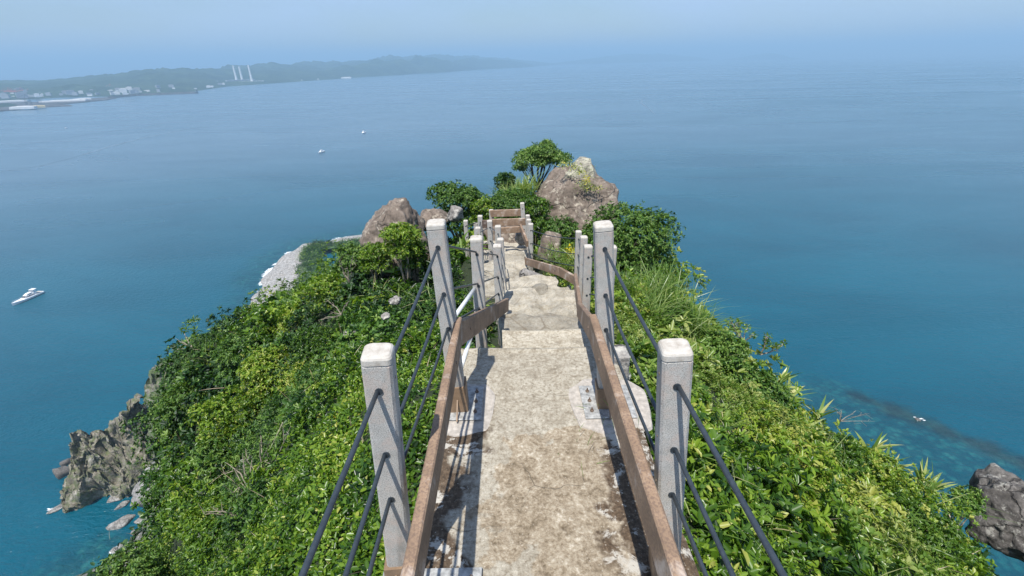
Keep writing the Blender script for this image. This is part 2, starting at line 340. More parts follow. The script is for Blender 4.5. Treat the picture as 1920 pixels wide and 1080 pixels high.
def drop(x, y, noise=True):
    x = np.asarray(x, float); y = np.asarray(y, float); Q = feat(x, y); out = np.empty(len(x))
    for i in range(0, len(x), 20000):
        q = Q[i:i+20000]; out[i:i+20000] = K(q, U)@coef[:n_] + coef[n_] + q@coef[n_+1:]
    a = np.exp(np.clip(out, -1, 5.8)); r = np.hypot(x, y)
    if noise:
        P = np.stack([x, y, np.zeros_like(x)], 1)
        a = a + sstep(1.0, 6, r)*(.10*fbm(P*1.3, 3, 3)) + sstep(3.5, 12, r)*.34*fbm(P*.5+4, 2, 13) + sstep(25, 90, r)*(5*fbm(P/22, 5, 5) + 2.5*np.abs(fbm(P/9, 4, 8)))
    a = a + .10*sstep(.9, 2.5, r) + .50*sstep(3, 9, r) + .34*sstep(2.6, 4.5, r)*(1-sstep(6, 10, r))*sstep(.55, .8, -np.arctan2(x, y))*(np.arctan2(x, y) > -1.6) + .25*sstep(9, 16, r)
    pa = np.interp(y, tY, tA)+.36; xl = np.interp(y, tY, tL); xr = np.interp(y, tY, tR)
    d = np.maximum(np.maximum(xl-x, x-xr), 0); dy = np.maximum(np.maximum(-1.2-y, y-10.8), 0); d = np.hypot(d, dy)
    w = 1-sstep(.02, .75, d)
    return a*(1-w) + pa*w
def H(x, y): return CZ - drop(x, y)
nph, nr = 560, 200
ph = np.linspace(-math.pi, math.pi, nph, endpoint=False); lr = np.concatenate([np.linspace(math.log(.25), math.log(30), 95), np.linspace(math.log(31), math.log(420), 105)])
PH, LR = np.meshgrid(ph, lr, indexing='ij'); X = (np.exp(LR)*np.sin(PH)).ravel(); Yg = (np.exp(LR)*np.cos(PH)).ravel()
Z = H(X, Yg); rad = np.hypot(X, Yg)
Z = np.maximum(Z, -60)
idx = np.arange(nph*nr).reshape(nph, nr); a_ = idx; b_ = np.roll(idx, -1, 0)
F = np.stack([a_[:, :-1].ravel(), b_[:, :-1].ravel(), b_[:, 1:].ravel(), a_[:, 1:].ravel()], 1)[:, ::-1].copy()
PN = np.stack([X, Yg, Z], 1)
bare = sstep(60, 110, rad)*sstep(-.15, .35, fbm(PN/30, 4, 21) + .9*sstep(55, 0, Z))
terr = mesh_obj('terrain', PN, F, M['soil'], smooth=True, attrs={'bare': bare}); tag(terr, kind='structure')
me = terr.data
# ------------------------------------------------------------------ water
def seg_d(x, y, pl):
    d = np.full(len(x), 1e9)
    for (ax, ay), (bx, by) in zip(pl[:-1], pl[1:]):
        t = np.clip(((x-ax)*(bx-ax)+(y-ay)*(by-ay))/((bx-ax)**2+(by-ay)**2), 0, 1)
        d = np.minimum(d, np.hypot(x-ax-t*(bx-ax), y-ay-t*(by-ay)))
    return d
def pl_sea(L_): return [tuple(sea(*p)[:2]) for p in L_]
beach_pl = pl_sea([(440,600),(470,568),(482,545),(500,512),(535,476),(570,458),(608,452),(655,443),(700,436),(760,430)])
reef_pl = pl_sea([(1610,745),(1670,768),(1725,787),(1800,820),(1870,850),(1960,885)])
def axis(lo, hi, st, big):
    c = list(np.arange(lo, hi+st, st)); a = [lo]; g = st
    while a[-1] > -big: g *= 1.16; a.append(a[-1]-g)
    b = [c[-1]]; g = st
    while b[-1] < big: g *= 1.16; b.append(b[-1]+g)
    return np.array(a[1:][::-1]+c+b[1:])
xs = axis(-330, 330, 3.0, 60000); ys = axis(60, 520, 3.0, 60000); GX, GY = np.meshgrid(xs, ys, indexing='ij'); gx, gy = GX.ravel(), GY.ravel()
inn = (np.abs(gx) < 420) & (np.abs(gy) < 620); shal = np.zeros(len(gx)); foam = np.zeros(len(gx)); reef = np.zeros(len(gx)); deep = np.full(len(gx), 99.)
dp = drop(gx[inn], gy[inn]) - 170; db = seg_d(gx[inn], gy[inn], beach_pl); dr = seg_d(gx[inn], gy[inn], reef_pl)
P3 = np.stack([gx[inn], gy[inn], gx[inn]*0], 1)
xi, yi = gx[inn], gy[inn]
sR = (1-sstep(2, 26, dp+3*fbm(P3/12, 3, 4)))*(xi > 0) + (1-sstep(0, 15, dp+2.5*fbm(P3/14, 3, 4)))*(xi <= 0)
rA, rB = np.array(reef_pl[1]), np.array(reef_pl[-1]); rd = (rB-rA)/np.linalg.norm(rB-rA); rn_ = np.array([-rd[1], rd[0]]); rn_ *= np.sign(rn_@rA)
sdr = (xi-rA[0])*rn_[0]+(yi-rA[1])*rn_[1]; tdr = (xi-rA[0])*rd[0]+(yi-rA[1])*rd[1]
sR = np.maximum(sR, (xi > 0)*(1-sstep(-5, 12, sdr+4*fbm(P3/14, 3, 14)))*sstep(-75, -5, tdr))
sB = .75*(1-sstep(6, 45, db+8*fbm(P3/25, 3, 9)))
shal[inn] = np.clip(np.maximum(sR, sB), 0, 1)
reef[inn] = 1-sstep(2.0, 8.0, dr+2.5*fbm(P3/7, 3, 2))
foam[inn] = np.maximum((1-sstep(0.5, 4.5, np.abs(dp-.5)))*(.6), 1-sstep(1, 7, np.abs(db)))*sstep(-.15, .5, fbm(P3/9, 3, 31))
sheen_ = sstep(230, 1500, np.hypot(gx, gy))*(1-.40*sstep(-.3, .8, gx/np.hypot(gx, gy)))  # distance mask for the sky brightness painted into far water, weaker on the right
def m_water():
    k = Mat('sea_water'); ob = k.co
    big = k.noise(.004, 5, .6, .6, (1, 2.2, 1)); cur = k.noise(.0012, 4, .6, 1.2, (.5, 2.5, 1)); rocks = k.voro(.30); rn = k.noise(.10, 6, .72, .3); rb = k.noise(.035, 4, .6)
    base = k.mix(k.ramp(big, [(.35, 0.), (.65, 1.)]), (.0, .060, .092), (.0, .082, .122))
    base = k.mix(k.attr('far_sheen'), base, k.mix(k.ramp(big, [(.35, 0.), (.65, 1.)]), (.088, .150, .198), (.108, .176, .228)))  # paler base colour far out stands in for reflected sky and haze
    sh = k.attr('shallow'); rf = k.attr('reef'); fo = k.attr('foam')
    bed = k.ramp(rn, [(.34, (.002, .045, .060)), (.5, (.008, .085, .095)), (.64, (.028, .135, .125))])
    bed = k.mix(k.ramp(rocks.outputs['Distance'], [(.3, 0.), (.6, .7)]), bed, (.002, .035, .055))
    shf = k.ramp(k.math('ADD', sh, k.math('MULTIPLY', k.math('SUBTRACT', rb, .5), .35)), [(.12, 0.), (.8, .76)])
    c = k.mix(shf, base, bed)
    c = k.mix(k.math('MULTIPLY', rf, .95), c, k.ramp(rn, [(.4, (.005, .022, .030)), (.62, (.018, .05, .052))]))
    fm = k.ramp(k.math('ADD', k.noise(.5, 5, .7), k.math('MULTIPLY', fo, .5)), [(.86, 0.), (.95, 1.)])
    c = k.mix(k.math('MULTIPLY', fm, k.ramp(fo, [(.05, 0.), (.3, 1.)])), c, (.75, .78, .78))
    k.col(c); k.p.inputs['IOR'].default_value = 1.38; k.p.inputs['Specular IOR Level'].default_value = .55
    w1 = k.noise(.22, 4, .6, .4, (1, 1.9, 1)); w2 = k.noise(.045, 4, .6, .5, (1, 2.4, 1)); w3 = k.noise(.011, 3, .55, .4, (1, 2.5, 1))
    k.rough(k.ramp(cur, [(.35, .16), (.65, .34)]))
    w0 = k.noise(.62, 3, .6, .3, (1, 1.7, 1))
    h = k.math('ADD', k.math('ADD', k.math('ADD', k.math('MULTIPLY', w1, 1.9), k.math('MULTIPLY', w0, .6)), k.math('MULTIPLY', w2, 1.1)), k.math('MULTIPLY', w3, 1.6))
    k.bump(h, k_bump, 1.0); return k.m
k_bump = .52
GZ = np.zeros(len(gx)); nx_, ny_ = len(xs), len(ys); ii = np.arange(nx_*ny_).reshape(nx_, ny_)
F = np.stack([ii[:-1, :-1].ravel(), ii[1:, :-1].ravel(), ii[1:, 1:].ravel(), ii[:-1, 1:].ravel()], 1)
water = mesh_obj('water', np.stack([gx, gy, GZ], 1), F, m_water(), attrs={'far_sheen': sheen_, 'shallow': shal, 'reef': reef, 'foam': foam}); tag(water, kind='structure')
# ------------------------------------------------------------------ beach at the foot
def m_beach():
    k = Mat('beach_cobbles'); n = k.noise(.25, 6, .75); t = k.attr('inland'); n2 = k.noise(.75, 5, .75)
    c = k.ramp(n2, [(.36, (.10, .095, .085)), (.5, (.27, .26, .24)), (.62, (.50, .49, .47))])
    c = k.mix(k.ramp(n, [(.35, .6), (.5, 0.)]), c, (.23, .19, .15))
    wet = k.ramp(t, [(.13, 1.), (.22, 0.)]); c = k.mix(k.math('MULTIPLY', wet, .7), c, (.10, .085, .07))
    g = k.ramp(k.math('ADD', t, k.math('MULTIPLY', k.math('SUBTRACT', n, .5), .3)), [(.62, 0.), (.70, 1.)])
    c = k.mix(g, c, k.ramp(k.noise(.12, 5, .7), [(.4, (.035, .085, .02)), (.6, (.09, .15, .04))]))
    k.col(c); k.rough(.9); k.bump(n2, .8, .6); return k.m
pl = np.array(beach_pl); cum = np.concatenate([[0], np.cumsum(np.hypot(*np.diff(pl, axis=0).T))]); ns = 120; tt = np.linspace(0, cum[-1], ns)
BXY = True; bx_ = np.interp(tt, cum, pl[:, 0]); by_ = np.interp(tt, cum, pl[:, 1]); dx = np.gradient(bx_); dy = np.gradient(by_)
from_c = np.stack([dy, -dx], 1); from_c /= np.linalg.norm(from_c, axis=1)[:, None]
offs = np.array([-14, -7, -3, 0, 3, 6, 10, 15, 20, 26, 32, 40, 46]); hz_ = np.array([-4, -2, -.7, -.1, .5, 1.1, 1.8, 2.6, 3.2, 3.8, 4.4, 5, 5.5])
BV = []; BT = []
wid = 1 + .25*np.sin(tt/31)
for i in range(ns):
    for o, hh in zip(offs, hz_):
        q = o*wid[i] + 1.5*math.sin(tt[i]/7.)
        BV.append((bx_[i]+from_c[i, 0]*q, by_[i]+from_c[i, 1]*q, hh+.25*math.sin(tt[i]/5+o))); BT.append((o+14)/66.)
nb = len(offs); F = np.array([(i*nb+j, (i+1)*nb+j, (i+1)*nb+j+1, i*nb+j+1) for i in range(ns-1) for j in range(nb-1)])
tag(mesh_obj('beach', BV, F, m_beach(), smooth=True, attrs={'inland': BT}), kind='structure')
# ------------------------------------------------------------------ path
T_ = []
def tread(mb, y0, y1, xl, xr, a, th=.5, rough=.012, wob=.02, seed=1, n=None, lip=.0, tint=.68):
    nx = n or max(6, int((xr-xl)/.035)); ny = max(6, int((y1-y0)/.035)); V = []
    for i in range(nx+1):
        for j in range(ny+1): V.append((xl+(xr-xl)*i/nx, y0+(y1-y0)*j/ny, 0))
    V = np.array(V); P = V.copy(); ex = np.minimum(V[:, 0]-xl, xr-V[:, 0]); ey = np.minimum(V[:, 1]-y0, y1-V[:, 1]); e = np.minimum(ex, ey)
    V[:, 2] = CZ - a + rough*fbm(P*5+seed, 4, seed) - .012*(1-sstep(0, .03, e)) + lip*(1-sstep(.035, .06, y1-V[:, 1]))
    V[:, 0] += wob*vnoise(P*4+seed*3.1, 5)*(1-sstep(0, .15, ex)); V[:, 1] += wob*vnoise(P*4-seed*2.7, 6)*(1-sstep(0, .15, ey))
    ix = lambda i, j: i*(ny+1)+j
    f = [(ix(i, j), ix(i+1, j), ix(i+1, j+1), ix(i, j+1)) for i in range(nx) for j in range(ny)]
    rim = [ix(i, 0) for i in range(nx)] + [ix(nx, j) for j in range(ny)] + [ix(i, ny) for i in range(nx, 0, -1)] + [ix(0, j) for j in range(ny, 0, -1)]
    T_.extend([tint]*(len(V)+len(rim)))
    b = len(V); V2 = [(V[q][0], V[q][1], V[q][2]-th) for q in rim]; m_ = len(rim)
    f += [(rim[(q+1) % m_], rim[q], b+q, b+(q+1) % m_) for q in range(m_)]
    mb.add(list(V)+V2, f)
mb = MB(); tread(mb, -1.2, 3.16, -.50, .80, 2.07, .55, .006, .02, 2, None, .012); tread(mb, 3.13, 3.72, -.10, .74, 2.24, .5, .010, .02, 3, None, .010, 1.)
def tinted(o):
    a = o.data.attributes.new('tint', 'FLOAT', 'POINT'); a.data.foreach_set('value', np.array(T_, dtype=np.float32)); T_.clear(); return o
tag(tinted(mb.build('path', M['path'])), kind='structure')
mb = MB()
for q, (y0, y1, xl, xr, a) in enumerate([(3.70, 4.55, -.12, .80, 2.52), (4.52, 5.30, -.06, .86, 2.80), (5.27, 5.86, -.10, .90, 2.87), (5.83, 6.35, -.12, .9, 3.06), (6.3, 6.85, -.2, .72, 3.12), (6.8, 7.75, -.6, .42, 3.42),
        (7.7, 8.7, -.65, .34, 3.64), (8.65, 9.6, -.7, .30, 3.82), (9.55, 10.7, -.78, .36, 3.93)]):
    tread(mb, y0, y1, xl, xr, a, .45, .042, .08, 10+q, None, .014, (.25, .7, .8, .2, .9, .5, .8, .4, .9)[q])
tag(tinted(mb.build('path_steps', M['step'])), kind='structure')
# ------------------------------------------------------------------ rocks
def ico(n):
    import bmesh
    bm = bmesh.new(); bmesh.ops.create_icosphere(bm, subdivisions=n, radius=1); v = np.array([q.co[:] for q in bm.verts]); f = np.array([[w.index for w in p.verts] for p in bm.faces]); bm.free()
    return v/np.linalg.norm(v, axis=1)[:, None], f
ICO = {k: ico(k) for k in (2, 3, 4, 5)}
def rock(name, c, size, seed, mat, label, planes=None, sub=4, nplanes=14, noise=.09, rot=0, kk=38., group=None, cat='rock', rug=1.0, parent=None):
    v, f = ICO[sub]; r_ = np.random.default_rng(seed); N = r_.normal(size=(nplanes, 3)); N /= np.linalg.norm(N, axis=1)[:, None]; D = r_.uniform(.62, .98, nplanes)
    if planes:
        Q = np.array(planes, float); nn = Q[:, :3]/np.linalg.norm(Q[:, :3], axis=1)[:, None]; N = np.concatenate([N, nn]); D = np.concatenate([D, Q[:, 3]])
    dt = v@N.T; r = np.where(dt > .08, D[None]/np.maximum(dt, .08), 9.); k_ = kk
    rs = -np.log(np.exp(-k_*np.minimum(r, 4)).sum(1)+np.exp(-k_*1.25))/k_
    P = v*rs[:, None]; P = P*(1+noise*(fbm(P*1.7+seed, 5, seed, .55) - .6*np.abs(fbm(P*4.5+seed*2, 3, seed+4))*rug)[:, None]); P = P*np.array(size)
    ca, sa = math.cos(rot), math.sin(rot); P = np.stack([P[:, 0]*ca-P[:, 1]*sa, P[:, 0]*sa+P[:, 1]*ca, P[:, 2]], 1)
    o = mesh_obj(name, P, f, mat, parent, smooth=True, loc=tuple(c))
    if parent is None: tag(o, label, cat, group)
    return o
c = at(1082, 395, 14.5)
rock('boulder', c + Vector((-.08, .2, -.15)), (1.72, 1.3, 1.62), 3, M['boulder'], 'big smooth brown boulder above the end of the steps', nplanes=5, noise=.09, sub=5, kk=60., rug=2.0,
     planes=[(-.55, -.75, .42, .62), (-.72, -.2, .66, .62), (.25, -.8, .55, .60), (.12, -.1, 1, .72), (.9, -.2, .15, .82), (.62, .1, .7, .82), (-.1, .9, .3, .9), (-1, 0, 0, .9), (0, -1, -.2, .8)])
c = at(1128, 372, 14.9)
rock('boulder', c + Vector((.02, .1, -.12)), (.60, .75, .62), 5, M['boulder'], 'blocky brown boulder at the right end of the big boulder', nplanes=5, noise=.07, sub=4, planes=[(0, 0, 1, .8), (1, -.1, .1, .8), (0, -1, .2, .7)])
c = at(1088, 334, 15.1)
rock('boulder', c + Vector((0, .1, -.05)), (.90, .66, .74), 8, M['boulderg'], 'lichen grey boulder standing on top of the big boulder', nplanes=4, noise=.12, sub=5, planes=[(.9, -.1, .32, .60), (-.62, 0, .75, .58), (0, -1, .3, .65), (0.1, 0, 1, .78)])
c = at(737, 412, 11.2)
rock('boulder', c + Vector((-.03, .1, -.33)), (.92, .85, 1.0), 12, M['boulder'], 'peaked brown boulder on the left edge of the ridge', nplanes=6, noise=.10, sub=5, kk=60., rug=2.0,
     planes=[(-.66, -.15, .70, .56), (.05, -.85, .45, .55), (.18, -.2, .97, .82), (.93, -.2, .42, .62), (-.5, -.8, .35, .6), (.5, -.8, .1, .6)])
c = at(812, 405, 12.6)
rock('boulder', c + Vector((0, 0, -.1)), (.42, .4, .33), 14, M['boulder'], 'low brown rock between the left boulder and the bushes')
c = at(853, 399, 12.0); rock('boulder', c + Vector((0, 0, -.05)), (.26, .24, .24), 15, M['greyrock'], 'small pale angular rock left of the far posts', noise=.15)
c = at(1962, 1000, 5.6); rock('boulder', c + Vector((.18, .3, -.25)), (.85, .9, .85), 22, M['darkrock'], 'dark lichen spotted crag at the right edge', sub=5, noise=.16, nplanes=9,
     planes=[(-.6, -.3, .7, .55), (-1, 0, .1, .75), (0, -1, .3, .6), (.2, 0, 1, .75)])
c = at(1035, 455, 9.9); rock('boulder', c + Vector((0, 0, -.12)), (.3, .3, .3), 25, M['boulder'], 'rounded brown rock beside the post where steps end', nplanes=8)
c = at(962, 446, 10.6); rock('boulder', c + Vector((-.1, .35, -.10)), (.62, .3, .34), 26, M['boulder'], 'rock wall closing the top of the steps under the planks', nplanes=9, noise=.12)
c = at(974, 448, 10.1); rock('boulder', c + Vector((0, .1, -.03)), (.14, .14, .17), 27, M['greyrock'], 'upright pale stone at the head of the steps', nplanes=10)
c = at(1010, 545, 5.75); rock('boulder', c + Vector((.02, .1, -.10)), (.17, .14, .12), 28, M['step'], 'rounded stone jutting from the middle step', nplanes=9)
c = at(985, 515, 7.0); rock('boulder', c + Vector((.12, .1, -.1)), (.2, .2, .14), 29, M['greyrock'], 'flat stones under the slanting right plank', nplanes=9)
for q, (px, py, Y, s, lb) in enumerate([(722, 592, 5.5, .06, 'grey outcrop in the vines left of the second post'), (655, 628, 6.6, .09, 'small grey rock in shrubs furthest left on the upper slope'), (742, 560, 6.1, .08, 'dark grey rock just left of the cables'),
        (650, 855, 3.6, .10, 'small pale rock in vines beside the near left post'), (612, 888, 3.7, .12, 'pale rock under the near left cables'), (575, 745, 6.6, .16, 'grey rock showing through dark bushes'), (495, 868, 7.0, .5, 'broken grey outcrop behind the bare branches'),
        (560, 868, 5.4, .22, 'small grey outcrop right of the bare branches'), (1165, 700, 3.1, .09, 'weathered grey block beside the right handrail foot'), (1550, 935, 3.6, .05, 'small white stone in the right ground cover')]):
    c = at(px, py, Y); rock('outcrop_rock', c + Vector((0, 0, -.02)), (s*1.2, s, s*.8), 40+q, M['greyrock'], lb, nplanes=10, noise=.2, sub=4)
# ------------------------------------------------------------------ sea stack, cliff and shore rocks
def stack(name, prof, mat, label, seed, j=.16):
    # prof: list of (base x, y, crest x, y, z, half width)
    n = 170; m_ = 110; P = []; t = np.linspace(0, len(prof)-1, n); pr = np.array(prof, float); pr = np.stack([np.interp(t, range(len(prof)), pr[:, k]) for k in range(pr.shape[1])], 1)
    d = np.gradient(pr[:, :2], axis=0); d /= np.linalg.norm(d, axis=1)[:, None]; nrm = np.stack([d[:, 1], -d[:, 0]], 1)
    for i in range(n):
        for q in range(m_):
            s = -1 + 2*q/(m_-1); hgt = (1-abs(s)**1.5)**.85
            P.append((pr[i, 0]+nrm[i, 0]*s*pr[i, 3], pr[i, 1]+nrm[i, 1]*s*pr[i, 3], -3 + (pr[i, 2]+3)*hgt))
    P = np.array(P); sc = P/9.0; amp = np.maximum(pr[:, 3].repeat(m_), 2)*j*1.25
    sc2 = np.stack([sc[:, 0], sc[:, 1], sc[:, 2]*.5], 1)
    dv = np.stack([fbm(sc2+3, 6, seed, .58), fbm(sc2+9, 6, seed+1, .58), 1.3*fbm(sc2+17, 6, seed+2, .58)-1.1*np.abs(fbm(sc2*2.3, 5, seed+5, .6))], 1)*amp[:, None]*2
    P = P + dv*sstep(-3, 3, P[:, 2])[:, None]
    f = np.array([(i*m_+q, (i+1)*m_+q, (i+1)*m_+q+1, i*m_+q+1) for i in range(n-1) for q in range(m_-1)])
    o = mesh_obj(name, P, f, mat, smooth=True); tag(o, label, 'sea stack' if 'stack' in name else 'cliff'); return o
a0, a1 = sea(112, 935), sea(335, 868)
pf = []
for t, z, w in ((0, 1, 3), (.07, 7, 7), (.18, 19, 11), (.28, 27, 12), (.33, 34, 12), (.40, 27, 13), (.52, 28, 14), (.62, 31, 15), (.72, 37, 16), (.85, 40, 18), (1., 44, 20)):
    q = a0.lerp(a1, t); pf.append((q.x, q.y, z, w))
stack('sea_stack', pf, M['stack'], 'jagged grey rock spur running into the sea at lower left', 4, .13)
pf = []
for px, py, Y, w in ((312, 775, 146, 13), (300, 742, 150, 14), (303, 705, 156, 15), (318, 668, 163, 17), (335, 655, 168, 17)):
    q = at(px, py, Y); pf.append((q.x, q.y, q.z, w))
stack('cliff', pf, M['cliff'], 'sheer rock face with scrub rising behind the jagged spur', 9, .12)
def shore(px, py, s, sd, lb, fl=.55, asp=1.5, rot=.4, mat='shorerock'):
    c = sea(px, py, s*.12); rock('shore_rock', c, (s*asp, s, s*fl), sd, M[mat], lb, nplanes=10, noise=.14, sub=3, rot=rot)
c = at(322, 872, 128); rock('scree_slope', c + Vector((6, 4, -10)), (17, 15, 15), 66, M['shorerock'], 'pale broken rock slope between the jagged spur and the bushes', nplanes=12, noise=.2, sub=5, cat='rock slope')
for q, (px, py, s) in enumerate([(322, 935, 2.0), (310, 960, 1.6), (335, 965, 2.2), (300, 938, 1.4), (280, 962, 1.1), (325, 1005, 2.0), (340, 1030, 2.2), (270, 1045, 1.8), (250, 1040, 1.2), (312, 1075, 2.6)]):
    shore(px, py, s, 170+q, ('grey rubble block at the foot of the pale slope', 'low tan rubble rock by the cove', 'large grey rubble rock against the bushes', 'small tan rock at the inner cove corner', 'flat pale stone between cove and cobbles', 'round grey rock high on the cobbly shore', 'pale block tucked under the near bushes', 'dark cobble rock by the bottom shrubs', 'wet stone in the surf near the bottom shrubs', 'large pale boulder lowest in the frame by the shore')[q], .6, 1.3, q*1.3)
shore(228, 981, 3.2, 61, 'pale flat rock alone in the shallows below the spur', .6, 1.6, .6)
shore(125, 885, 3.6, 62, 'dark rock leaning against the tip of the spur', 1.3, 1.0, 1.2, 'darkrock'); shore(128, 868, 2.0, 63, 'small dark rock above the one at the spur tip', 1.2, 1.2, .8, 'darkrock')
shore(106, 953, 1.6, 64, 'low foam washed rock off the tip of the spur', .3, 2.2, .9)
k_ = 0
sp_lab = ['tan rock at the corner of the cove', 'round tan rock second in the cove', 'grey rock at the cove edge', 'pale slab on the cobbly shore', 'grey cobble boulder in the surf', 'narrow pale rock on the shore', 'dark shore boulder under the bushes', 'small grey rock in the surf line', 'light boulder low on the shore', 'squat grey boulder on the shore',
          'pale boulder by the near bushes', 'split grey boulder near the frame bottom', 'white washed rock in surf', 'flat grey rock beside the white washed one', 'brown boulder high on the cobbly shore', 'small tan rock above the surf']
for q, (px, py, s) in enumerate([(215, 935, 2.2), (228, 948, 1.8), (243, 925, 1.6), (255, 1000, 1.5), (268, 1018, 2.2), (285, 1035, 2.6), (300, 1020, 2.2), (262, 975, 1.4), (275, 1000, 2.6), (300, 1050, 2.4), (318, 1062, 2.8), (290, 1005, 1.7), (230, 1022, 1.4), (215, 1030, 1.2), (305, 985, 2.4), (250, 945, 1.2)]):
    shore(px, py, s, 70+q, sp_lab[q], .6, 1.3, q*.9)
shore(1720, 786, 1.2, 95, 'small dark rock breaking the surface over the reef', .5, 1.15, -.5, 'darkrock')
mb = MB(); 
def foam_patch(px, py, s, sd):
    c = sea(px, py, .12); r_ = random.Random(sd); n = 26; ring = []
    for i in range(n):
        a = 2*math.pi*i/n; q = s*(.6+.8*r_.random()); ring.append((c.x+q*1.7*math.cos(a), c.y+q*.7*math.sin(a), .10+.02*i/n))
    mb.add(ring+[(c.x, c.y, .3)], [(i, (i+1) % n, n) for i in range(n)])
for px, py, s in ((1727, 785, .6), (1715, 782, .4), (1733, 788, .4), (1722, 789, .35), (100, 955, 1.4), (222, 1026, .9), (238, 1018, .8), (210, 1035, .8)): foam_patch(px, py, s, int(px))
M['foam'] = m_plain('foam_white', (.75, .78, .79), .6, 0, .3, .8)
tag(mb.build('sea_foam', M['foam']), 'white foam where waves break on rocks', 'foam', None, 'stuff')
# submerged dark / reef handled in water material
# ------------------------------------------------------------------ fence
def tox(p, px):                              # shift a point in x so that it lines up with a pixel column of the photo
    p = Vector(p)
    for _ in range(4):
        d = p - Vector((0, 0, CZ)); cur = 960 + FPX*d.dot(rt)/d.dot(fwd); p.x += (px-cur)*d.dot(fwd)/FPX
    return p
HOLES = (.135, .42, .65)
posts = {}
ring8 = lambda h, b, z: [(h-b, -h, z), (h, -h+b, z), (h, h-b, z), (h-b, h, z), (-h+b, h, z), (-h, h-b, z), (-h, -h+b, z), (-h+b, -h, z)]
def ringR(h, b, z, sg=4):
    o = []
    for cx, cy2, a0 in ((h-b, -h+b, -90), (h-b, h-b, 0), (-h+b, h-b, 90), (-h+b, -h+b, 180)):
        for i in range(sg+1): o.append((cx+b*math.cos(R(a0+90*i/sg)), cy2+b*math.sin(R(a0+90*i/sg)), z))
    return o
def post(key, label, tx, ty, Y, base_px=None, h=1.28, w=.1, yaw=0., plate=None, foot=False, near=False):
    top = at(tx, ty, Y); base = Vector((top.x, top.y, top.z-h))
    if base_px: base = tox(base, base_px)
    e = empty('fence_post', base); tag(e, label, 'fence post', 'stone fence posts along the ridge path')
    ln = (top-base).length; e.rotation_euler = (0, math.atan2(top.x-base.x, h), yaw)
    hw = w/2; mb = MB(); zs = [0, .3, .6, .9, ln-.040]
    mb.loft([ring8(hw, .009, z) for z in zs]+[ring8(hw-.004, .009, ln-.036)]); mb.build('shaft', M['granite'], e)
    mb = MB(); mb.loft([ringR(hw-.004, .010, ln-.036), ringR(hw+.001, .017, ln-.033), ringR(hw+.001, .018, ln-.013), ringR(hw-.002, .02, ln-.006), ringR(hw-.008, .02, ln-.001), ringR(hw-.018, .02, ln)])
    mb.build('cap', M['cap'], e)
    for hz in HOLES:
        mb = MB()
        mb.tube([(0, -hw-.004, ln-hz), (0, hw+.004, ln-hz)], .0135, 12)
        mb.build('cable_socket', M['cable'], e)
        mb = MB(); s_ = 1 if top.x < .05 else -1
        mb.tube([(s_*(hw-.01), 0, ln-hz+.02), (s_*(hw+.0015), 0, ln-hz+.02)], .006, 10)
        mb.build('screw_hole', M['boltm'], e)
    if foot:
        fx = foot; mb = MB(); mb.loft([[(x*1.1, y*1.1, z) for x, y, z in ring8(hw+.006, .003, z)] for z in (-.01, .19)]); mb.build('foot_bracket', M['bracketb'], e)
    if plate:
        x0, x1, y0, y1, zz = plate; b_ = Vector(base)
        mb = MB(); mb.box(((x0+x1)/2-b_.x, (y0+y1)/2-b_.y, zz-b_.z), (x1-x0, y1-y0, .008), .002)
        p_ = mb.build('base_plate', M['steel'], e); Ri = e.rotation_euler.to_matrix().inverted().to_4x4(); p_.matrix_parent_inverse = Ri
        inner = x1-.045 if x0 < 0 else x0+.05
        for q in range(3):
            mb = MB(); cx, cy_, cz = inner-b_.x, y0+(y1-y0)*(.2+.3*q)-b_.y, zz-b_.z+.004
            mb.loft([[(cx+r*math.cos(a), cy_+r*math.sin(a), cz+z) for a in [i*math.pi/3 for i in range(6)]] for r, z in ((.013, 0), (.013, .009), (.011, .011))])
            mb.tube([(cx, cy_, cz+.008), (cx, cy_, cz+.028)], .005, 8); mb.build('bolt', M['boltm'], p_)
        gx_ = hw+.0 if x0 < 0 else -hw
        mb = MB(); mb.beam((0, -.055, zz-b_.z+.11), (0, -.16, zz-b_.z+.012), .008, .02, .001); mb.build('gusset', M['bracketb'], e).matrix_parent_inverse = Ri
    posts[key] = (base, top, ln); return e
FL = CZ-2.07
post('L0', 'grey stone post out of view beside the camera on left', 640, 1500, .12)
posts.pop('L0'); 
for o in [o for o in C.objects if o.name.startswith('fence_post')]:
    for ch in list(o.children): bpy.data.objects.remove(ch)
    bpy.data.objects.remove(o)
post('L1', 'nearest stone post on the left, three black cables running from it', 707, 657, 1.32, 756, 1.24, .10, .10, (-.60, -.16, 1.08, 1.352, FL+.018), .1, True)
post('R1', 'nearest stone post on the right with a stained white cap', 1268, 650, 1.32, 1246, 1.24, .10, -.10, (.36, .78, 1.02, 1.28, FL+.018), .1, True)
post('L2', 'second stone post on the left, bolted to a steel plate', 817, 414, 2.45, 861, 1.27, .10, .05, (-.44, -.21, 2.32, 2.66, FL+.018), .1)
post('R2', 'second stone post on the right, streaked dark, by the bolted plate', 1131, 418, 2.45, 1136, 1.27, .10, -.03, (.45, .78, 2.31, 2.64, FL+.018), .1)
post('L3', 'third stone post on the left, behind the slanting plank', 893, 444, 3.62, 905, 1.25, .10, .04)
post('L4', 'fourth stone post on the left above the end of the slanting plank', 932, 459, 5.35, 938, 1.22)
post('L5', 'left post half hidden behind the fourth one', 938, 447, 6.7, 946, 1.2)
post('L6', 'left post standing alone between two front posts and the stone ledges', 933.5, 423, 7.7, None, 1.15)
post('L7', 'left post just in front of the dark plank end', 918, 413, 9.0, None, 1.1)
post('L8', 'far left post of a close pair, the taller one', 900, 404, 9.6, None, 1.05)
post('L9', 'short far left post in front of the close pair', 896, 426, 8.8, None, .95)
post('L10', 'lone far left post beside the rocks', 873, 413, 10.8, None, .95)
post('L11', 'tiny far post hidden behind the close pair', 892, 418, 10.6, None, .9)
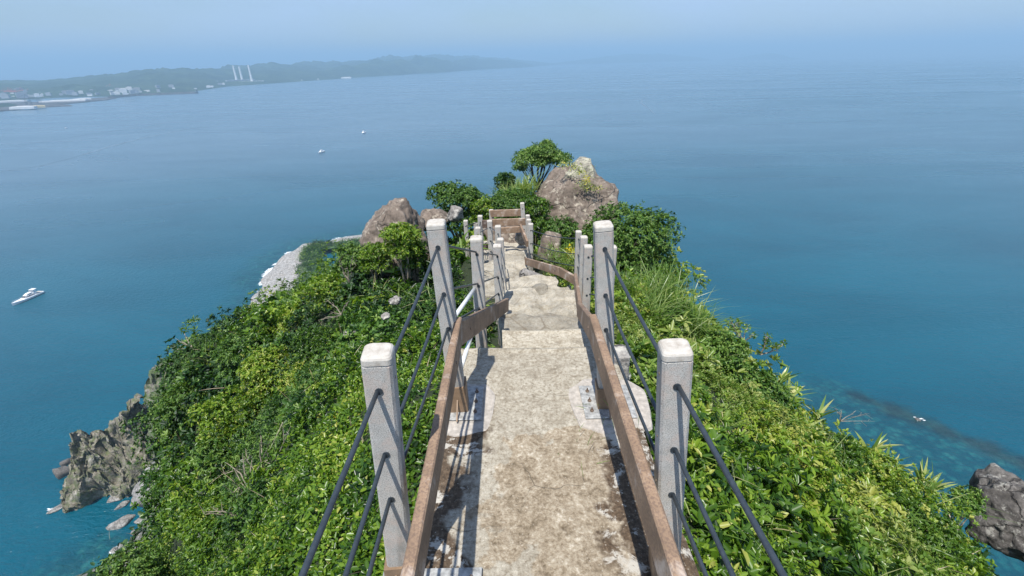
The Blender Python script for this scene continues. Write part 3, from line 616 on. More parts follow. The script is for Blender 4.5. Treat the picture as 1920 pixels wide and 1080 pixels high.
post('L12', 'far post under the left end of the topmost plank', 921, 393, 11.2, None, 1.05)
post('R7', 'right post at the top of the steps carrying the cables', 995, 419, 9.2, None, 1.12)
post('R8', 'right post second in the row at the top of the steps', 991.5, 411, 10.0, None, 1.05)
post('R9', 'right post third in the row, furthest back', 989.5, 403, 10.7, None, 1.05)
post('R10', 'tallest looking far post at the right end of the topmost plank', 979, 380, 10.9, 985, 1.15)
post('R3', 'middle right post where the short planks meet', 1103, 460, 5.3, 1096, 1.2)
post('R4', 'right post just behind the one where planks meet', 1095, 443, 6.3, 1089, 1.2)
post('R5', 'thin right post at the back of the three', 1085, 433, 7.6, 1081, 1.2)
post('R6', 'right post mostly hidden behind the dark streaked one', 1148, 461, 5.0, None, 1.2)
def lev(k, i, off=(0, 0, 0)):
    b, t, ln = posts[k]; return t + (b-t)*(HOLES[i]/ln) + Vector(off)
names = ['upper', 'middle', 'lower']
def cables(ka, kb, txt, r=.0078, sag=.0, far=None):
    for i in range(3):
        a = lev(ka, i); b = lev(kb, i) if kb else far[i]
        n = 10; pts_ = [a.lerp(b, q/n) - Vector((0, 0, sag*4*(q/n)*(1-q/n))) for q in range(n+1)]
        mb = MB(); mb.tube(pts_, r, 10 if r > .007 else 6); o = mb.build('fence_cable', M['cable'], None, tuple(a), True); tag(o, names[i]+' black cable '+txt, 'cable', 'black cables strung between the posts')
cables('L1', None, 'from the nearest left post down towards the viewer', .0082, 0, [lev('L1', i)+Vector((-.015, -1.6, .0)) for i in range(3)])
cables('R1', None, 'from the nearest right post down towards the viewer', .0082, 0, [lev('R1', i)+Vector((.03, -1.6, .0)) for i in range(3)])
cables('L1', 'L2', 'between the first and second left posts', .0078, .012); cables('R1', 'R2', 'between the first and second right posts', .0078, .012)
cables('L2', 'L3', 'between the second and third left posts'); cables('L3', 'L4', 'between the third and fourth left posts')
cables('R2', 'R6', 'behind the dark streaked right post', .008); cables('R6', 'R3', 'from the hidden post to where the planks meet', .008); cables('R3', 'R4', 'between the planks post and the one behind it', .008); cables('R4', 'R5', 'between the two back right posts', .008)
cables('R5', 'R7', 'crossing the plants to the top of the steps', .008, .05)
cables('L4', 'L5', 'behind the fourth left post', .008); cables('L5', 'L6', 'from the half hidden post to the lone one', .008); cables('L6', 'L7', 'from the lone left post to the dark plank end', .008); cables('L9', 'L7', 'from the short far left post to the dark plank end', .008)
cables('L9', 'L8', 'between the short far post and the pair', .008); cables('L8', 'L10', 'reaching the lone far left post', .008); cables('R7', 'R8', 'between the first two posts at the step top', .008); cables('R8', 'R9', 'between the last two posts at the step top', .008)
def plank(label, p, q, h=.15, w=.042, mat='plank', name='handrail_plank', cat='handrail'):
    mb = MB(); mb.beam(p, q, w, h, .006); c = tuple((Vector(p)+Vector(q))/2); o = empty(name, c); tag(o, label, cat, 'brown planks of the handrail')
    mb.build('board', M[mat], o, None) if False else None
    b = MB(); b.v = [tuple(Vector(v)-Vector(c)) for v in mb.v]; b.f = mb.f; b.build('board', M[mat], o)
    d = (Vector(q)-Vector(p)); L_ = d.length; dn = d.normalized(); sd = dn.cross(Vector((0, 0, 1))).normalized(); u = sd.cross(dn)
    inward = -sd if (Vector(c)+sd).x*1 > c[0] and c[0] > 0 else sd
    for t in (.12, .88):
        s_ = MB(); k = Vector(p)+d*t - u*h*.5 - Vector(c)
        for sg in (1, -1): s_.tube([k + sd*sg*(w/2-.002), k + sd*sg*(w/2+.0035)], .009, 10)
        s_.build('bolt_head', M['boltm'], o)
    return o
A = CZ-1.38
plank('long left handrail plank running beside the path to the second post', (-.335, -.6, A), (-.327, 2.46, A))
plank('long right handrail plank running beside the path to the second post', (.478, -.6, A), (.482, 2.46, A), .15, .045)
plank('dark faced slanting left plank from the second post down to the fourth', at(857, 603, 2.48), at(951, 559, 5.1), .16, .04, 'plank')
plank('short right plank between the second and middle right posts', at(1115, 600, 2.52), at(1086, 566, 4.3), .15, .042)
plank('short steep right plank at the middle right post', at(1088, 566, 4.32), at(1079, 512, 6.0), .15, .042)
plank('slanting right plank crossing in front of the plants, right half', at(1080, 518, 6.05), at(1050, 501, 6.6), .14, .04)
plank('slanting right plank crossing in front of the plants, left half', at(1050, 501, 6.62), at(985, 483, 8.5), .14, .04)
plank('topmost horizontal plank at the end of the path', at(919, 394, 11.1), at(976, 392, 10.95), .17, .05)
plank('second horizontal plank from the top at the path end', at(921, 411, 10.0), at(985, 409, 9.9), .16, .05)
plank('third horizontal plank from the top, over the stones', at(938, 427, 9.85), at(978, 424, 9.8), .14, .05)
plank('thin descending plank at the right of the step head', at(976, 420, 9.75), at(989, 452, 8.9), .13, .045)
plank('dark square plank end at the left of the second top plank', at(904, 413, 9.3), at(923, 412, 9.35), .16, .05, 'plankd')
plank('short dark plank low behind the left posts', at(909, 457, 8.9), at(923, 455, 9.3), .13, .05, 'plankd')
def brace(label, p, q):
    mb = MB(); mb.tube([p, q], .017, 12); tag(mb.build('brace_pipe', M['pipe'], None, tuple(p), True), label, 'brace pipe', 'slanting white brace pipes')
brace('upper slanting white pipe bracing the third left post', lev('L3', 1, (-.03, -.03, -.03)), at(848, 600, 3.0))
brace('lower slanting white pipe between the second and third left posts', at(888, 617, 3.45), at(864, 690, 2.9))
for lb, x0, x1, y0, y1, z in (('raised mortar pad under the right bolted plate', .37, .90, 2.20, 2.74, FL+.004), ('raised mortar pad under the left bolted plate', -.50, -.13, 2.2, 2.72, FL+.004)):
    mb = MB(); n = 40; cx, cy_ = (x0+x1)/2, (y0+y1)/2; r_ = random.Random(5); rg = []
    for k_, (s, dz) in enumerate(((1.0, -.02), (.97, .0), (.9, .004))):
        rg.append([(cx+(x1-x0)/2*s*(abs(math.cos(t))**.6)*math.copysign(1, math.cos(t))*(1+.05*math.sin(5*t)), cy_+(y1-y0)/2*s*(abs(math.sin(t))**.6)*math.copysign(1, math.sin(t))*(1+.05*math.sin(7*t+1)), z+dz) for t in [2*math.pi*i/n+.01 for i in range(n)]])
    mb.loft(rg); tag(mb.build('mortar_pad', M['mortar'] if 'mortar' in M else M.setdefault('mortar', m_plain('grey_mortar', (.42, .38, .33), .95, 0, .35, 30))), lb, 'mortar pad')
mb = MB(); q = at(1158, 655, 3.0); mb.box((q.x+.02, q.y, q.z-.16), (.12, .18, .3), .01); tag(mb.build('footing_block', M['greyrock']), 'square grey footing block behind the right handrail', 'concrete block')
# ------------------------------------------------------------------ foliage
def unit(v): return v/np.maximum(np.linalg.norm(v, axis=1), 1e-9)[:, None]
def leaf_arrays(P, N, s, tone, wr=.5, lift=.35, droop=.12):
    n = len(P); s = np.broadcast_to(np.asarray(s, float), (n,)); T = rng.normal(size=(n, 3)); T = unit(T - (T*N).sum(1)[:, None]*N)
    d = unit(T + N*(lift*rng.uniform(-.3, 1.6, n))[:, None]); sd = unit(np.cross(d, N)+rng.normal(size=(n, 3))*.18); nr = unit(np.cross(sd, d))
    w = s*wr*rng.uniform(.8, 1.15, n); S_ = s[:, None]; W_ = w[:, None]
    v0 = P; v1 = P+d*S_*.32+sd*W_*.5+nr*W_*.22; v2 = P+d*S_*.72+sd*W_*.42+nr*W_*.12; v3 = P+d*S_-nr*S_*droop; v4 = P+d*S_*.72-sd*W_*.42+nr*W_*.12; v5 = P+d*S_*.32-sd*W_*.5+nr*W_*.22
    V = np.stack([v0, v1, v2, v3, v4, v5], 1).reshape(-1, 3); b = np.arange(n)[:, None]*6
    F = np.concatenate([b+np.array([[0, 1, 2, 3]]), b+np.array([[0, 3, 4, 5]])], 1).reshape(-1, 4)
    return V, F, np.repeat(tone, 6)
class Leaves:
    def __init__(s): s.V = []; s.F = []; s.T = []; s.n = 0
    def add(s, V, F, T): s.V.append(V); s.F.append(F+s.n); s.T.append(T); s.n += len(V)
    def build(s, name, mat, parent=None, loc=None):
        V = np.concatenate(s.V); 
        if loc is not None: V = V-np.array(loc)
        return mesh_obj(name, V, np.concatenate(s.F), mat, parent, attrs={'tone': np.clip(np.concatenate(s.T), 0, 1)}, loc=loc)
def dome(c, Rr, n, flat=.85, low=-.25, lump=.28, seed=0, thick=.3, freq=2.2):
    D = unit(rng.normal(size=(int(n*1.9)+8, 3))); D = D[D[:, 2] > low][:n]
    k = 1+lump*fbm(D*freq+seed*1.7, 3, seed % 97); rad_ = Rr*k*(1-thick*rng.random(len(D))**1.8)
    P = np.array(c)+D*rad_[:, None]*np.array([1, 1, flat])
    N = unit(D+np.array([0, 0, .55])+rng.normal(size=D.shape)*.35); return P, N
def proj(P):
    d = P-np.array([0, 0, CZ]); z = d@np.array(fwd); return 960+FPX*(d@np.array(rt))/z, 540-FPX*(d@np.array(up))/z, z
def blades(P, N, ln, w, tone, bend=.5, seg=4, spread=.5):
    n = len(P); ln = np.broadcast_to(ln, (n,)); d0 = unit(N+rng.normal(size=(n, 3))*spread); h = rng.normal(size=(n, 3)); h[:, 2] = 0; h = unit(h+d0*[1, 1, 0]*3); sd = unit(np.cross(d0, h)+1e-3)
    cols = []; B = bend*rng.uniform(.4, 1.5, n)
    for i in range(seg+1):
        t = i/seg; c = P + d0*(ln*t)[:, None] + (h-np.array([0, 0, .9]))*(ln*B*t*t*.55)[:, None]; ww = w*(1-t**2.2)*(.55+.9*t if t < .4 else .95)+.0006
        ww = np.asarray(ww).reshape(-1, 1); cols.append(c-sd*ww*.5); cols.append(c+sd*ww*.5)
    V = np.stack(cols, 1).reshape(-1, 3); k = 2*(seg+1); b = np.arange(n)[:, None]*k
    F = np.concatenate([b+np.array([[2*i, 2*i+1, 2*i+3, 2*i+2]]) for i in range(seg)], 1).reshape(-1, 4); return V, F, np.repeat(tone, k)
# --- ground cover on both flanks
bushes = []            # (x, y, radius) kept free for the plants that are things of their own
BUSH = [
 (702, 474, 10.2, .36, .8, .055, 'leaf', .6, 'bushy shrub hiding the foot of the peaked boulder'),
 (775, 468, 9.8, .32, .8, .055, 'leaf', .5, 'low shrub between the peaked boulder and the second post'),
 (540, 770, 6.6, .42, .9, .06, 'leaf', .35, 'dark leafy shrub in the middle of the left slope'),
 (620, 745, 5.6, .34, .9, .05, 'leaf', .78, 'bright shrub in the middle of the left slope near the cables'),
 (500, 690, 9.0, .6, .85, .075, 'leaf', .8, 'big bright rounded shrub on the upper left slope'),
 (415, 850, 7.4, .5, .9, .08, 'dleaf', .85, 'coarse leaved dark shrub above the pale slope'),  # px, py, Y, radius, flatness, leaf size, material, tone, label
 (1176, 452, 9.6, 1.08, .95, .062, 'dleaf', .78, 'big round dark green bush right of the path, against the sea'),
 (1050, 432, 10.6, .48, .9, .055, 'dleaf', .72, 'small round bush in front of the big brown boulder'),
 (968, 382, 12.8, .72, .75, .065, 'dleaf', .75, 'dark bush behind the topmost plank'),
 (1003, 392, 12.0, .45, .9, .075, 'leaf', .45, 'bush between the topmost plank and the big boulder'),
 (856, 372, 14.2, .86, .72, .07, 'dleaf', .72, 'bushy dark tree left of the far posts'),
 (948, 336, 16.5, .38, .9, .08, 'dleaf', .55, 'small dark bush below the tree on the skyline'),
 (912, 388, 13.2, .45, .8, .07, 'leaf', .65, 'light green bush behind the far left post'),
 (752, 440, 9.6, .42, .8, .06, 'leaf', .7, 'bright green bush in front of the peaked boulder'),
 (598, 648, 8.2, .55, .95, .05, 'leaf', .38, 'feathery mid green bush alone on the left slope'),
 (455, 655, 11.0, .8, .75, .08, 'dleaf', .75, 'dark green shrub on the outer left slope'),
 (430, 775, 8.2, .7, .8, .075, 'leaf', .72, 'leafy yellow green shrub on the lower left slope'),
 (530, 600, 12.2, .7, .7, .08, 'leaf', .55, 'shrub at the left skyline above the pebble beach'),
 (395, 655, 14.0, .9, .7, .09, 'dleaf', .7, 'outermost dark shrub at the left skyline'),
 (345, 760, 11.0, .8, .8, .085, 'dleaf', .8, 'dark shrub above the jagged spur'),
 (395, 975, 5.3, .45, .7, .06, 'leaf', .6, 'shrub overhanging the cobbly shore at lower left'),
 (240, 1075, 4.4, .45, .6, .055, 'dleaf', .8, 'shrub at the bottom left corner over the water'),
 (430, 1000, 4.4, .5, .75, .055, 'leaf', .5, 'dark glossy shrub at lower left below the bare branches'),
 (620, 540, 10.6, .55, .8, .07, 'leaf', .68, 'bright shrub on the left slope below the beach'),
 (660, 480, 11.4, .5, .8, .07, 'dleaf', .8, 'shrub hiding the right end of the beach'),
 (1345, 660, 5.6, .42, .8, .05, 'dleaf', .85, 'dark green shrub right of the near right post'),
 (1250, 590, 6.1, .4, .7, .05, 'yleaf', .3, 'yellow green shrub below the tall grass'),
 (1420, 735, 5.4, .45, .8, .05, 'dleaf', .75, 'dark shrub on the right slope beside the water'),
 (1560, 850, 4.6, .42, .75, .045, 'yleaf', .3, 'bright leafy shrub on the right slope'),
 (1700, 985, 3.7, .45, .7, .045, 'yleaf', .42, 'large leaved bright shrub near the right crag'),
 (1815, 935, 5.2, .22, .8, .05, 'dleaf', .9, 'small green bush left of the right crag'),
 (1640, 890, 4.6, .4, .75, .045, 'leaf', .75, 'light green shrub under the sword leaved plants')]
for b in BUSH:
    p = at(b[0], b[1], b[2]); bushes.append((p.x, p.y, b[3]))
NM = 13000; c_ph = rng.uniform(R(-75), R(75), NM); c_r = np.exp(rng.uniform(math.log(1.1), math.log(48), NM)); cx_, cy_ = c_r*np.sin(c_ph), c_r*np.cos(c_ph)
h_ = H(cx_, cy_); px_, py_, z_ = proj(np.stack([cx_, cy_, h_+.1], 1)); xl = np.interp(cy_, tY, tL); xr = np.interp(cy_, tY, tR); Rm = (.11+.034*c_r)*rng.uniform(.65, 1.5, NM)
ROCKP = [(at(a, b, Y).x, at(a, b, Y).y, s) for a, b, Y, s in ((722, 595, 5.5, .2), (655, 632, 6.6, .16), (742, 560, 6.1, .16), (650, 858, 3.6, .12), (612, 892, 3.7, .12), (495, 875, 6.8, .6), (575, 750, 6.6, .18), (1085, 400, 14.5, 1.3), (737, 430, 11.2, .9), (1962, 1000, 5.6, .7))]
inpath = (cx_ > xl-.10-Rm*.85) & (cx_ < xr+.10+Rm*.85) & (cy_ < 10.9+Rm)
okm = (z_ > .3) & (px_ > -200) & (px_ < 2120) & (py_ > 230) & (py_ < 1230) & ~inpath
for i, (bx, by, br) in enumerate(bushes): okm &= np.hypot(cx_-bx, cy_-by) > br*.75
for (bx, by, br) in ROCKP: okm &= np.hypot(cx_-bx, cy_-by) > br*.9+Rm*.5
# poisson-like thinning
keep = []; kx = []; 
for i in np.nonzero(okm)[0]:
    if keep:
        ka = np.array(kx); d = np.hypot(ka[:, 0]-cx_[i], ka[:, 1]-cy_[i])
        if (d < (ka[:, 2]+Rm[i])*.47).any(): continue
    keep.append(i); kx.append((cx_[i], cy_[i], Rm[i]))
GL = {k: Leaves() for k in ('Lv', 'Lb', 'Rv', 'Rb')}; GG = Leaves(); nleaf = 0
for i in keep:
    r_ = c_r[i]; side = 'L' if cx_[i] < .2 else 'R'; nearv = r_ < 4.2 and side == 'L'
    s = (.040 if nearv else .046)*max(1, r_/5.5)**.82*(rng.uniform(.85, 1.2) if nearv else rng.choice([.72, .95, 1.15, 1.55])); Rr = Rm[i]*(.85 if nearv else 1.15)
    tall = (not nearv) and rng.random() < .22
    if tall: Rr *= rng.uniform(1.1, 1.6)
    bigl = rng.random() < (.22 if side == 'R' else .10)
    if bigl and not nearv: s *= 1.9
    n = int(min(2.9*2*math.pi*Rr*Rr/(.42*s*s)*.62, 3000)); fl = .6 if nearv else rng.uniform(.8, 1.3)
    tn = .52+.28*float(fbm(np.array([[cx_[i]*.5, cy_[i]*.5, 2.]]), 2, 77)[0])+rng.uniform(-.2, .2) + (.17 if side == 'R' or nearv else .0)
    P, N = dome((cx_[i], cy_[i], h_[i]-Rr*fl*((.30 if tall else .40) if not nearv else .35)), Rr, n, fl, -.1, .32, int(i), .42)
    if not nearv:
        kq = int(rng.choice([6, 8, 10])); m1 = max(3, len(P)//kq); P = np.repeat(P[:m1], kq, 0); N = np.repeat(N[:m1], kq, 0); P = P + rng.normal(size=P.shape)*s*.10; tr_ = np.repeat(rng.normal(size=m1)*.17, kq)
    else: tr_ = rng.normal(size=len(P))*.13
    tone = np.clip(tn+tr_+rng.normal(size=len(P))*.09, 0, 1)
    old = rng.random(len(P)) < .012; tone[old] = 1.0
    V, F_, T = leaf_arrays(P, N, s*rng.uniform(.7, 1.25, len(P)), tone, .5 if nearv else rng.choice([.30, .40, .50]), .75)
    GL[side+('b' if (float(fbm(np.array([[cx_[i]*.6, cy_[i]*.6, 5.]]), 2, 31)[0]) > .12 and not nearv) else 'v')].add(V, F_, T); nleaf += len(P)
    if side == 'R' and rng.random() < .13 or (side == 'L' and not nearv and rng.random() < .07):
        k = int(rng.integers(14, 34)); P2 = np.stack([cx_[i]+rng.normal(size=k)*Rr*.3, cy_[i]+rng.normal(size=k)*Rr*.3, np.full(k, h_[i]+Rr*fl*.4)], 1)
        V, F_, T = blades(P2, np.tile([0., -.15, 1.], (k, 1)), Rr*rng.uniform(.6, 1.1, k), .007+.002*r_/4, rng.uniform(.1, 1, k), .7, 4, .5); GG.add(V, F_, T)
# thin creeping layer close to the path and between mounds
n = 62000; p_ = rng.uniform(R(-72), R(72), n); r2 = np.exp(rng.uniform(math.log(.9), math.log(26), n)); x2, y2 = r2*np.sin(p_), r2*np.cos(p_); a1_ = np.interp(y2, tY, tL); a2_ = np.interp(y2, tY, tR)
g_ = ~((x2 > a1_-.03) & (x2 < a2_+.03) & (y2 < 10.8)) & (rng.random(n) < 1.1-sstep(2.6, 5, r2))
for (bx, by, br) in ROCKP: g_ &= np.hypot(x2-bx, y2-by) > br*.8
x2, y2, r2 = x2[g_], y2[g_], r2[g_]; h2 = H(x2, y2)+rng.uniform(0, .06, len(x2))*np.maximum(1, r2/4)
q1, q2, q3 = proj(np.stack([x2, y2, h2], 1)); v_ = (q3 > .2) & (q1 > -120) & (q1 < 2040) & (q2 < 1180); P = np.stack([x2, y2, h2], 1)[v_]
V, F_, T = leaf_arrays(P, unit(np.array([0, 0, 1.])+rng.normal(size=P.shape)*.35), (.042*np.maximum(1, r2[v_]/5.5)**.9)*rng.uniform(.7, 1.3, len(P)), np.clip(.55+.3*fbm(P*.8, 2, 9)+rng.normal(size=len(P))*.14, 0, 1), .5, .4)
GL['Lv'].add(V, F_, T)
print('mounds', len(keep), 'leaves', nleaf)
tag(GL['Lv'].build('ground_cover', M['leaf']), 'low leafy vines and scrub covering the slopes', 'ground cover', None, 'stuff')
tag(GL['Lb'].build('ground_cover', M['dleaf']), 'darker scrub scattered over the left slope', 'ground cover', None, 'stuff')
tag(GL['Rv'].build('ground_cover', M['leaf']), 'glossy scrub covering the right slope', 'ground cover', None, 'stuff')
tag(GL['Rb'].build('ground_cover', M['yleaf']), 'yellow green creepers scattered over the right slope', 'ground cover', None, 'stuff')
# --- dead twigs between the shrubs
TW = Leaves(); n = 2600; ti = rng.choice(keep, n); P = np.stack([cx_[ti]+rng.normal(size=n)*Rm[ti]*.7, cy_[ti]+rng.normal(size=n)*Rm[ti]*.7, h_[ti]+Rm[ti]*rng.uniform(-.3, .12, n)], 1)
V, F_, T = blades(P, np.tile([0., -.1, 1.], (n, 1)), Rm[ti]*rng.uniform(.3, 1.1, n), (.004+.0010*c_r[ti]), rng.random(n), .25, 3, .9); TW.add(V, F_, T)
tag(TW.build('dead_twigs', m_leaf('dead_twig', [(0., (.10, .075, .045)), (.6, (.30, .24, .16)), (1., (.45, .38, .27))], .05, .8)), 'dry pale twigs poking out of the scrub', 'twigs', None, 'stuff')
tag(GG.build('grass', M['grassb']), 'loose grass blades among the scrub', 'grass', None, 'stuff')
# --- far flank foliage: bush sized leaf clumps down the lower slopes
n = 15000; p_ = rng.uniform(R(-70), R(60), n); r2 = np.exp(rng.uniform(math.log(26), math.log(215), n)); x2, y2 = r2*np.sin(p_), r2*np.cos(p_); h2 = H(x2, y2)
P = np.stack([x2, y2, h2], 1); bb = sstep(60, 110, r2)*sstep(-.15, .35, fbm(P/30, 4, 21)+.9*sstep(55, 0, h2)); g_ = (h2 > 4) & (bb < .35); P = P[g_]; r2 = r2[g_]
FL_ = Leaves(); k = 9; Pm = np.repeat(P, k, 0)+rng.normal(size=(len(P)*k, 3))*(np.repeat(r2, k)*.010)[:, None]
V, F_, T = leaf_arrays(Pm, unit(np.array([0, 0, 1.])+rng.normal(size=Pm.shape)*.5), np.repeat(r2, k)*.013, np.clip(np.repeat(.4+.4*fbm(P/12, 3, 6), k)+rng.normal(size=len(Pm))*.12, 0, 1), .6, .5); FL_.add(V, F_, T)
tag(FL_.build('ground_cover', M['dleaf']), 'distant scrub on the lower slopes above the shore', 'ground cover', None, 'stuff')
BS = Leaves()
for i in range(0, ns, 1):
    for o in (28, 34, 40, 46):
        if rng.random() < .75:
            q = o*wid[i]+rng.normal()*2; P = np.array([bx_[i]+from_c[i, 0]*q, by_[i]+from_c[i, 1]*q, 4.+o*.06])+rng.normal(size=(70, 3))*[1.6, 1.6, 1.0]
            BS.add(*leaf_arrays(P, unit(np.array([0, 0, 1.])+rng.normal(size=P.shape)*.5), .95, np.clip(.35+rng.normal()*.15+rng.normal(size=70)*.12, 0, 1), .6, .5))
tag(BS.build('ground_cover', M['leaf']), 'dense scrub behind the cobble beach', 'ground cover', None, 'stuff')
# --- plants that are things
def bush(px, py, Y, Rr, flat, s, mat, tn, label, cat='shrub', name='shrub', dens=1.0, trunk=True, lumps=6, lump=.3):
    c = at(px, py, Y); b = Vector((c.x, c.y, float(H([c.x], [c.y])[0])-.05)); b.z = min(b.z, c.z-Rr*flat*.5); e = empty(name, b); tag(e, label, cat)
    L_ = Leaves(); sd = int(px*7+py)
    cs = [(c, Rr*.78)]
    for q in range(lumps):
        a = 2*math.pi*q/lumps+sd; cs.append((c+Vector((math.cos(a)*Rr*.55, math.sin(a)*Rr*.55, Rr*flat*rng.uniform(-.25, .3))), Rr*rng.uniform(.38, .55)))
    if name == 'shrub':
        for q in range(7):
            a = 2*math.pi*q/7+sd*1.3; x_, y_ = c.x+math.cos(a)*Rr*.55, c.y+math.sin(a)*Rr*.55; zb = max(float(H([x_], [y_])[0])+.1, c.z-Rr*1.3); cs.append((Vector((x_, y_, min(c.z-Rr*flat*.3, (zb+c.z-Rr*flat*.3)/2))), Rr*.5))
    for q, (cc, rr2) in enumerate(cs):
        n = int(dens*3.6*2*math.pi*rr2*rr2/(.42*s*s)*.6); n = min(n, 12000)
        P, N = dome(cc, rr2, n, flat, -.55, lump, sd+q, .3, 2.6)
        m1 = max(3, len(P)//8); P = np.repeat(P[:m1], 8, 0)+rng.normal(size=(m1*8, 3))*s*.12; N = np.repeat(N[:m1], 8, 0)
        V, F_, T = leaf_arrays(P, N, s*rng.uniform(.7, 1.2, len(P)), np.clip(tn+rng.normal(size=len(P))*.17, 0, 1), .4, .6); L_.add(V, F_, T)
    L_.build('foliage', M[mat], e, tuple(b)).location = (0, 0, 0)
    if trunk:
        mb = MB(); 
        for q, (cc, rr2) in enumerate(cs[1:]):
            t = Vector(cc)-b; mid = t*.5+Vector((rng.uniform(-.06, .06), rng.uniform(-.06, .06), .04)); mb.tube([(0, 0, -.1), mid, t*.97], [.03*Rr+.008, .02*Rr+.006, .006], 6)
        mb.build('stems', M['bark'], e)
    return e
for b in BUSH: bush(*b)
# tree with visible limbs on the skyline
def tree(label, tb, px, py, Y, clumps, s=.09):
    b = at(*tb, Y); b.z -= .5; e = empty('coastal_tree', b); tag(e, label, 'tree'); L_ = Leaves(); mb = MB(); r_ = random.Random(3)
    for q, (cx, cy2, rp) in enumerate(clumps):
        cc = at(cx, cy2, Y+r_.uniform(-.5, .5)); rr2 = rp/880*Y*1.05
        P, N = dome(cc, rr2, int(3.4*2*math.pi*rr2*rr2/(.42*s*s)), .7, -.35, .35, q+5, .5, 2.6)
        V, F_, T = leaf_arrays(P, N, s*rng.uniform(.7, 1.2, len(P)), np.clip(.86+rng.normal(size=len(P))*.18, 0, 1), .42, .5); L_.add(V, F_, T)
        st = Vector((r_.uniform(-.18, .25), 0, .1)); t = cc-b; m1 = st.lerp(t, .45)+Vector((r_.uniform(-.12, .12), 0, -.05)); m2 = st.lerp(t, .75)+Vector((r_.uniform(-.1, .1), 0, .02))
        mb.tube([st*.2, st, m1, m2, t], [.055, .045, .03, .02, .008], 6)
        for u in range(3): mb.tube([m1.lerp(m2, u/3), t+Vector((r_.uniform(-1, 1)*rr2*.7, r_.uniform(-.3, .3), r_.uniform(-.1, .3)*rr2))], [.016, .005], 5)
    L_.build('crown', M['dleaf'], e, tuple(b)).location = (0, 0, 0); mb.build('trunk', M['barkd'], e)
tree('wind shaped tree with dark limbs standing on the skyline', (1008, 345), 1010, 300, 17.5, [(1018, 284, 22), (1034, 298, 24), (1003, 295, 22), (985, 300, 20), (976, 315, 13), (1052, 299, 17), (1025, 272, 12), (1012, 305, 16), (990, 288, 14)])
# tall grass clumps
def grass_clump(label, spots, ln, w, n, bend=.6, spread=.35, lo=.2, hi=.85, name='tall_grass', cat='grass clump'):
    b = at(*spots[0]); e = empty(name, b); tag(e, label, cat); L_ = Leaves()
    for sp in spots:
        c = np.array(at(*sp)); P = c+rng.normal(size=(n, 3))*[.12, .16, .04]; P[:, 2] -= ln*.35
        V, F_, T = blades(P, np.tile([.05, -.1, 1.], (n, 1)), ln*rng.uniform(.6, 1.25, n), w, rng.uniform(lo, hi, n), bend, 5, spread); L_.add(V, F_, T)
    L_.build('blades', M['grassb'], e, tuple(b)).location = (0, 0, 0)
grass_clump('tall bright grass clump spilling over the right edge below the round bush', [(1205, 545, 6.5), (1235, 540, 6.6), (1262, 560, 6.3), (1190, 570, 6.0), (1225, 575, 5.8), (1285, 590, 6.0), (1250, 520, 7.0), (1170, 530, 6.8), (1305, 600, 6.1)], .62, .013, 110)
grass_clump('pale grass clump left of the big boulder', [(960, 362, 15), (975, 352, 15.2), (990, 345, 15.4), (945, 372, 14.6)], .8, .03, 90, .5, .35, .6, .9)
grass_clump('long arching grass below the near right post', [(1360, 985, 2.4), (1345, 1030, 2.1), (1390, 1060, 2.1)], .28, .006, 45, .8, .6, .4, .9)
grass_clump('thin grass growing through the right scrub near the second post', [(1180, 640, 4.4), (1205, 660, 4.3)], .3, .006, 50, .7, .5, .4, .9)
grass_clump('grass between the right step posts and the yellow flowers', [(1045, 480, 8.8), (1065, 475, 9.2), (1085, 485, 8.4), (1035, 465, 9.4)], .4, .012, 60, .6, .5, .3, .9)
grass_clump('small grass tuft in the gap by the right handrail foot', [(1140, 815, 2.1)], .09, .003, 30, .7, .7, .1, .6)
# broad sword leaved plants along the right edge
def sword(label, px, py, Y, n=12, ln=.36, w=.05, lean=(.4, .1, .7), tone=(.2, 1)):
    b = at(px, py, Y); b.z -= .12; e = empty('sword_leaved_plant', b); tag(e, label, 'plant'); P = rng.normal(size=(n, 3))*.03
    V, F_, T = blades(P, np.tile(np.array(lean), (n, 1)), ln*rng.uniform(.6, 1.15, n), w, rng.uniform(*tone, n), .45, 6, .45)
    o = mesh_obj('leaves', V, F_, M['yleafb'], e, attrs={'tone': T})
M['yleafb'] = m_leaf('broad_leaf', [(0., (.08, .16, .03)), (.5, (.22, .32, .07)), (1., (.50, .48, .20))], .35)
for px, py, Y, lb in ((1462, 712, 6.3, 'sword leaved plant topmost on the right edge'), (1478, 735, 6.2, 'sword leaved plant just below the topmost one'), (1535, 775, 6.0, 'dark based sword leaved plant under bare twigs'), (1512, 800, 5.2, 'pale strappy plant left of the bare twigs'), (1640, 835, 5.7, 'upright sword leaved plant over the shallows'),
        (1665, 865, 5.3, 'spreading sword leaved plant at mid right'), (1728, 893, 5.1, 'fan of pale sword leaves nearest the reef'), (1745, 910, 4.9, 'fan of pale sword leaves above the right crag'), (1575, 1000, 3.1, 'yellow green strap leaf tuft in the lower right scrub'), (1535, 965, 3.3, 'broad yellow leaf plant in the lower right scrub'), (868, 452, 7.4, 'broad bladed plant left of the third post'), (1385, 1010, 2.4, 'pale strap leaf plant low by the near right cables')):
    sm = Y < 4; sword(lb, px, py, Y, 14 if not sm else 9, .42 if not sm else .16, .055 if not sm else .022)
